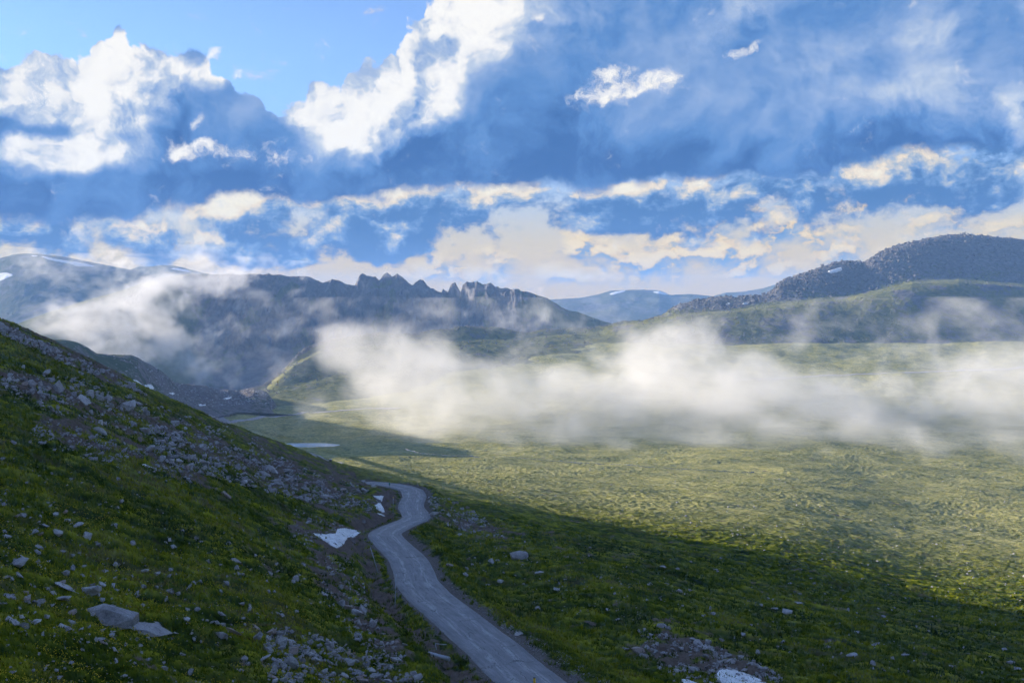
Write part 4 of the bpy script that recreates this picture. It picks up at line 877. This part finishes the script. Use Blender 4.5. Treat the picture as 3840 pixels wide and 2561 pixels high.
# ------------------------------------------------------------------ stakes, signs and the small things by the lake
def cyl(bm, p0, p1, r0, r1=None, n=10):
    p0, p1 = Vector(p0), Vector(p1); d = p1-p0; M = Matrix.Translation((p0+p1)/2) @ d.to_track_quat('Z', 'Y').to_matrix().to_4x4()
    bmesh.ops.create_cone(bm, cap_ends=True, segments=n, radius1=r0, radius2=r0 if r1 is None else r1, depth=d.length, matrix=M)
def box(bm, c, s, rot=0.0, bev=0.0):
    r = bmesh.ops.create_cube(bm, size=1, matrix=Matrix.Translation(c) @ Matrix.Rotation(rot, 4, 'Z') @ Matrix.Diagonal((*s, 1)))
    if bev: bmesh.ops.bevel(bm, geom=list({e for v in r['verts'] for e in v.link_edges}), offset=bev, segments=2, affect='EDGES')
def obj(name, bm, mat, parent=None, smooth=False):
    me = bpy.data.meshes.new(name); bm.to_mesh(me); bm.free(); me.polygons.foreach_set('use_smooth', [smooth]*len(me.polygons)); return link(name, me, mat, parent)
def thing(name, loc, label, cat, group=None, rz=0.0):
    o = bpy.data.objects.new(name, None); COL.objects.link(o); o.location = loc; o.rotation_euler = (0, 0, rz); return tag(o, label, cat, group)
M_galv = simple('weathered_steel', (.34, .36, .40), .5, .2, var=.2, sc=6)
M_wood = simple('grey_timber', (.16, .14, .125), .9, var=.3, sc=5)
M_yel = simple('yellow_band', (.75, .48, .03), .6); M_grn = simple('green_plate', (.01, .19, .12), .5); M_dark = simple('dark_timber', (.055, .045, .042), .9, var=.3)
M_white = simple('white_reflector', (.8, .8, .8), .5); M_blk = simple('black_rubber', (.02, .02, .02), .8); M_glass = simple('car_glass', (.02, .025, .03), .08)
def stake(x0, y0, x1, y1, label, mat, band=None, r=.055):
    b = hit(x1, y1); Y = b[1]; top = px2w(x0, y0, Y); t = thing('snow_stake', tuple(b), label, 'pole', 'tall snow stakes along the uphill side of the road')
    d = Vector(top)-Vector(b); bm = bmesh.new(); cyl(bm, -d*.06, d, r, r*.9); obj('pole', bm, mat, t, True)
    bm = bmesh.new(); cyl(bm, d*.93 if band else d*.985, d*1.004, r*1.25); obj('reflector_band' if band else 'end_cap', bm, band or M_galv, t, True)
    return t
stake(1475, 1863, 1474, 1923, 'tall snow stake with yellow top beside the far road bend', M_galv, M_yel)
stake(1365, 1991, 1360, 2076, 'dark thin snow stake left of the middle road bend, beside the gully', M_wood)
stake(1389, 2051, 1418, 2146, 'leaning pale snow stake at the inner edge of the road', M_galv)
stake(1485, 2152, 1481, 2277, 'upright steel snow stake, the nearest and tallest, at the road edge', M_galv)
stake(1211, 1700, 1211, 1709, 'tiny far snow stake beyond the crest of the slope', M_wood)
b = np.array([px2w(2004, 2600, 86)])[0]; b[2] = gz(b[0], b[1]) if False else b[2]
t = thing('marker_post', tuple(b), 'short marker post with a yellow top at the bottom edge of the road', 'post')
hh = (2600-2541)/FOC*86
bm = bmesh.new(); cyl(bm, (0, 0, -1.2), (0, 0, hh*.62), .05); obj('post', bm, M_dark, t, True)
bm = bmesh.new(); cyl(bm, (0, 0, hh*.62), (0, 0, hh), .11); cyl(bm, (0, 0, hh*.74), (0, 0, hh*.80), .113); obj('reflector_band', bm, M_yel, t, True)
bm = bmesh.new(); cyl(bm, (0, 0, hh), (0, 0, hh+.03), .115); obj('end_cap', bm, M_dark, t, True)
# green sign
b = hit(1461, 1827); k = b[1]/FOC; t = thing('road_sign', tuple(b), 'small green plate on a post at the far road bend', 'sign', rz=.1)
bm = bmesh.new(); cyl(bm, (0, 0, -.3), (0, 0, 18*k), .035); obj('post', bm, M_dark, t)
bm = bmesh.new(); box(bm, (0, -.05, 13.5*k), (4.2*k, .03, 9.5*k), 0, .008); obj('plate', bm, M_grn, t)
# bent rail marker and culvert
b = hit(1640, 2436); k = b[1]/FOC; t = thing('marker_rail', tuple(b), 'bent steel marker, post and drooping rail, over the culvert by the road', 'marker')
tp = Vector((-8*k, 0, 25*k)); bm = bmesh.new(); cyl(bm, (0, 0, -.4), tp, .04); obj('post', bm, M_galv, t, True)
bm = bmesh.new(); e_ = Vector((33*k, .3, 17*k)); mid = (tp+e_)/2+Vector((0, 0, -1.6*k)); cyl(bm, tp, mid, .045); cyl(bm, mid, e_, .045); obj('rail', bm, M_galv, t, True)
b = hit(1622, 2462); k = b[1]/FOC
bm = bmesh.new(); r_ = 8*k
bmesh.ops.create_cone(bm, cap_ends=False, segments=28, radius1=r_, radius2=r_, depth=2.4, matrix=Matrix.Rotation(R(90), 4, 'Y'))
bmesh.ops.solidify(bm, geom=list(bm.faces), thickness=.05)
o = obj('culvert_pipe', bm, M_galv, None, True); o.location = (b[0]+.6, b[1], b[2]+r_*.45); o.rotation_euler = (0, R(4), R(-25)); tag(o, 'dark corrugated culvert pipe opening in the ditch below the bent marker', 'pipe')
# wooden hut on the far bit of road
b = hit(1239, 1730); k = b[1]/FOC; t = thing('toll_hut', tuple(b), 'small dark timber box standing on the far piece of road', 'hut')
bm = bmesh.new(); box(bm, (0, 0, 3.6*k), (9*k, 8*k, 7.2*k), .3, .02); obj('wall', bm, M_dark, t)
bm = bmesh.new(); box(bm, (0, 0, 7.6*k), (11*k, 10*k, .8*k), .3, .02); obj('roof', bm, M_galv, t)
# shelter, information boards, car, posts at the car park
b = hit(833, 1531); t = thing('shelter', tuple(b), 'low dark stone shelter with a flat pale roof beside the lake', 'shelter')
k = b[1]/FOC; W_ = 29*k; H_ = 8*k
for y_, sx in ((2.2, W_), ):
    bm = bmesh.new(); box(bm, (0, y_, H_*.5), (sx, .35, H_)); obj('wall', bm, M_dark, t)
for s in (-1, 1): bm = bmesh.new(); box(bm, (s*(W_/2-.2), 0, H_*.5), (.4, 4.0, H_)); obj('wall', bm, M_dark, t)
bm = bmesh.new(); box(bm, (-W_*.12, -1.9, H_*.5), (W_*.55, .3, H_)); obj('wall', bm, M_dark, t)
bm = bmesh.new(); box(bm, (0, 0, H_+.12), (W_*1.1, 5.2, .22), 0, .03); obj('roof', bm, simple('roof_slab', (.33, .32, .32), .9), t)
for px, py, lab in ((836, 1552, 'left of the two dark information boards in front of the shelter'), (849, 1550, 'right of the two dark information boards in front of the shelter')):
    b = hit(px, py); k = b[1]/FOC; t = thing('information_board', tuple(b), lab, 'board', 'information boards at the car park')
    for s in (-1, 1): bm = bmesh.new(); box(bm, (s*2.6*k, 0, 6*k), (.22, .22, 12.5*k)); obj('post', bm, M_dark, t)
    bm = bmesh.new(); box(bm, (0, 0, 8*k), (5*k, .12, 6*k)); obj('panel', bm, simple('board_face', (.12, .07, .05), .8), t)
    bm = bmesh.new(); v = [bm.verts.new(c) for c in ((-4.4*k,-.7,12*k),(4.4*k,-.7,12*k),(4.4*k,.7,12*k),(-4.4*k,.7,12*k),(-4.4*k,0,15.5*k),(4.4*k,0,15.5*k))]
    for f in ((0,1,5,4),(2,3,4,5),(0,4,3),(1,2,5),(3,2,1,0)): bm.faces.new([v[i] for i in f])
    bmesh.ops.recalc_face_normals(bm, faces=bm.faces); obj('roof', bm, M_dark, t)
def car(px, py, rz, color, label):
    b = hit(px, py); t = thing('parked_car', tuple(b), label, 'car', None, rz)
    bm = bmesh.new(); prof = [(-2.2,.35),(-2.2,.85),(-2.05,1.0),(-1.2,1.05),(-.6,1.55),(1.0,1.6),(1.7,1.1),(2.2,.95),(2.2,.35)]
    L_ = [bm.verts.new((x, -.88, z)) for x, z in prof]; R_ = [bm.verts.new((x, .88, z)) for x, z in prof]; n = len(prof)
    bm.faces.new(L_); bm.faces.new(R_[::-1])
    for i in range(n): bm.faces.new((L_[i], R_[i], R_[(i+1) % n], L_[(i+1) % n]))
    bmesh.ops.recalc_face_normals(bm, faces=bm.faces); bmesh.ops.bevel(bm, geom=list(bm.edges), offset=.07, segments=2, affect='EDGES'); obj('body', bm, simple('car_paint', color, .3, spec=.6), t, False)
    for s in (-1, 1): bm = bmesh.new(); box(bm, (.15, s*.89, 1.27), (1.5, .05, .4), 0, .01); obj('window', bm, M_glass, t)
    for x in (-1.4, 1.4):
        for s in (-1, 1): bm = bmesh.new(); cyl(bm, (x, s*.72, .34), (x, s*.93, .34), .34, n=16); obj('wheel', bm, M_blk, t)
car(828, 1533, .1, (.45, .52, .58), 'pale blue-grey car in front of the shelter')
pl = [(821, 1547), (823, 1543), (824, 1538), (826, 1550), (829, 1547), (826, 1543), (804, 1547), (803, 1542), (802, 1550), (860, 1555), (864, 1552), (868, 1554), (872, 1556), (874, 1553), (870, 1549)]
for i, (px, py) in enumerate(pl):
    b = hit(px, py); bm = bmesh.new(); cyl(bm, (0, 0, -.3), (0, 0, 1.25), .13, .11, 8); bmesh.ops.bevel(bm, geom=list(bm.edges), offset=.02, segments=1, affect='EDGES'); o = obj('fence_post', bm, simple('pale_post', (.42, .39, .33), .9) if i == 0 else bpy.data.materials['pale_post'], None, True)
    o.location = tuple(b); tag(o, 'pale wooden bollard post along the ' + ('path left of' if px < 810 else 'path in front of' if px < 840 else 'grass edge right of') + ' the information boards', 'post', 'pale posts lining the car park paths')
# ------------------------------------------------------------------ air: even haze over everything, and the banks of mist
def box_mesh(name, x0, x1, y0, y1, z0, z1):
    v = [(x, y, z) for x in (x0, x1) for y in (y0, y1) for z in (z0, z1)]
    f = [(0,1,3,2),(4,6,7,5),(0,4,5,1),(2,3,7,6),(0,2,6,4),(1,5,7,3)]
    me = bpy.data.meshes.new(name); me.from_pydata(v, [], f); me.update(); return me
def vol_mat(name, color, aniso):
    m = bpy.data.materials.new(name); m.use_nodes = True; nt = m.node_tree; nt.nodes.clear()
    pv = nt.nodes.new('ShaderNodeVolumePrincipled'); o = nt.nodes.new('ShaderNodeOutputMaterial'); nt.links.new(pv.outputs[0], o.inputs['Volume'])
    pv.inputs['Color'].default_value = tuple(color)+(1,); pv.inputs['Anisotropy'].default_value = aniso
    return m, nt, pv
m, nt, pv = vol_mat('haze', (.27, .51, 1.0), 0.0); pv.inputs['Density'].default_value = 0.95e-4
link('haze', box_mesh('haze', -9000, 9000, -2300, 9200, -520, 225), m); tag(bpy.data.objects['haze'], 'thin blue haze in the air over the whole valley', kind='stuff')
def mist(name, balls, dens, sc, amp, thr, step, label, aniso=.05, deep=.4, det=4):
    """balls: (photo x, photo y, distance, radii across / away / up in metres, weight)"""
    m, nt, pv = vol_mat(name, (.965, .94, .905), aniso); p = pos(nt)
    wv = p.noise(sc*.6, 1, .5, color=True, dim='3D').add((-.5,-.5,-.5)).mul((80, 80, 60)); q = p.add(wv)
    acc = None; lo = np.array([1e9]*3); hi = -lo
    for px, py, Y, rx, ry, rz, w_ in balls:
        c = px2w(px, py, Y); b = q.ball(tuple(c), (rx, ry, rz), 0, 'SPHERICAL')*w_; acc = b if acc is None else acc + b
        lo = np.minimum(lo, c-np.array([rx, ry, rz])-8); hi = np.maximum(hi, c+np.array([rx, ry, rz])+8)
    n = q.mul((1, deep, 1.2)).noise(sc, det, .58, dim='3D')
    d = (acc.min(1.2) + (n - .5)*amp - thr).clamp()*dens
    plug(nt, d, pv.inputs['Density']); m.cycles.volume_step_rate = step/(np.linalg.norm(hi-lo)/10)
    hi[2] = min(hi[2], 210)
    o = link(name, box_mesh(name, lo[0], hi[0], lo[1], hi[1], lo[2], hi[2]), m); tag(o, label, kind='stuff'); return o
mist('mist_bank', [(1275,1240,1010,34,60,20,.7),(1350,1290,1020,60,120,34,1.0),(1470,1365,1040,85,190,52,1.25),(1400,1300,1030,70,130,38,.9),(1620,1440,1060,90,240,52,1.1),(1850,1525,1080,110,270,50,1.1),(2130,1545,1080,110,270,50,1.1),(2180,1480,1100,70,200,50,.75),(2400,1410,1120,85,240,62,1.1),(2500,1320,1120,72,180,50,.9),(2580,1255,1130,45,90,34,.65),
     (2700,1440,1120,130,270,66,1.2),(2450,1535,1080,120,270,50,1.1),(2900,1530,1080,130,270,46,1.1),(3250,1545,1080,130,260,42,1.1),(3600,1510,1090,130,260,48,1.1),(3850,1455,1110,130,260,58,1.1),(4200,1430,1120,150,260,70,1.1),(4500,1440,1120,130,260,70,1.1),
     (2920,1265,1120,40,60,22,.7),(2990,1270,1120,30,50,16,.6),(3700,1335,1160,60,90,35,.6),(3790,1290,1170,40,70,30,.55),(2010,1330,1100,55,100,38,.62),(1950,1400,1060,60,130,36,.7),(1480,1590,960,110,150,34,.7),(1850,1660,880,170,120,26,.68),(2400,1670,880,200,120,24,.66),(3000,1670,890,240,120,24,.66),(3600,1640,920,200,120,26,.62),(1300,1590,980,120,120,40,.42)],
     .0068, 1/50, 4.4, .42, 16, 'bank of white mist lying across the valley floor', det=4)
mist('ridge_cloud', [(140,1245,1800,80,90,40,.7),(250,1215,1850,110,100,55,1.0),(360,1180,1900,120,110,70,1.1),(480,1130,2000,120,110,70,1.1),(600,1085,2130,120,110,60,1.1),(720,1060,2230,110,110,50,1.1),(850,1050,2330,100,100,36,.9),(980,1052,2430,90,90,26,.7),
     (400,1270,1850,110,120,70,.85),(540,1230,1950,100,110,70,.8),(690,1200,2050,90,110,80,.95),(630,1310,1950,90,110,80,.66),(470,1340,1800,100,110,50,.66),(680,1390,1950,150,160,90,.5)],
     .0105, 1/62, 5.2, .46, 15, 'sunlit cloud spilling over the ridge on the left', .05)
mist('cliff_wisps', [(1690,1185,2250,70,70,75,.85),(1580,1225,2200,90,80,50,.9),(1480,1160,2350,90,60,40,.5),(1820,1110,2400,130,80,50,.55),(1960,1130,2350,150,90,60,.55),(1900,1200,2250,160,90,60,.7),(2040,1205,2250,110,80,60,.75),(2110,1165,2350,90,80,60,.55),(2230,1180,2300,90,80,50,.3)],
     .0050, 1/50, 5.0, .68, 18, 'torn wisps of cloud drifting before the jagged cliffs', .05)
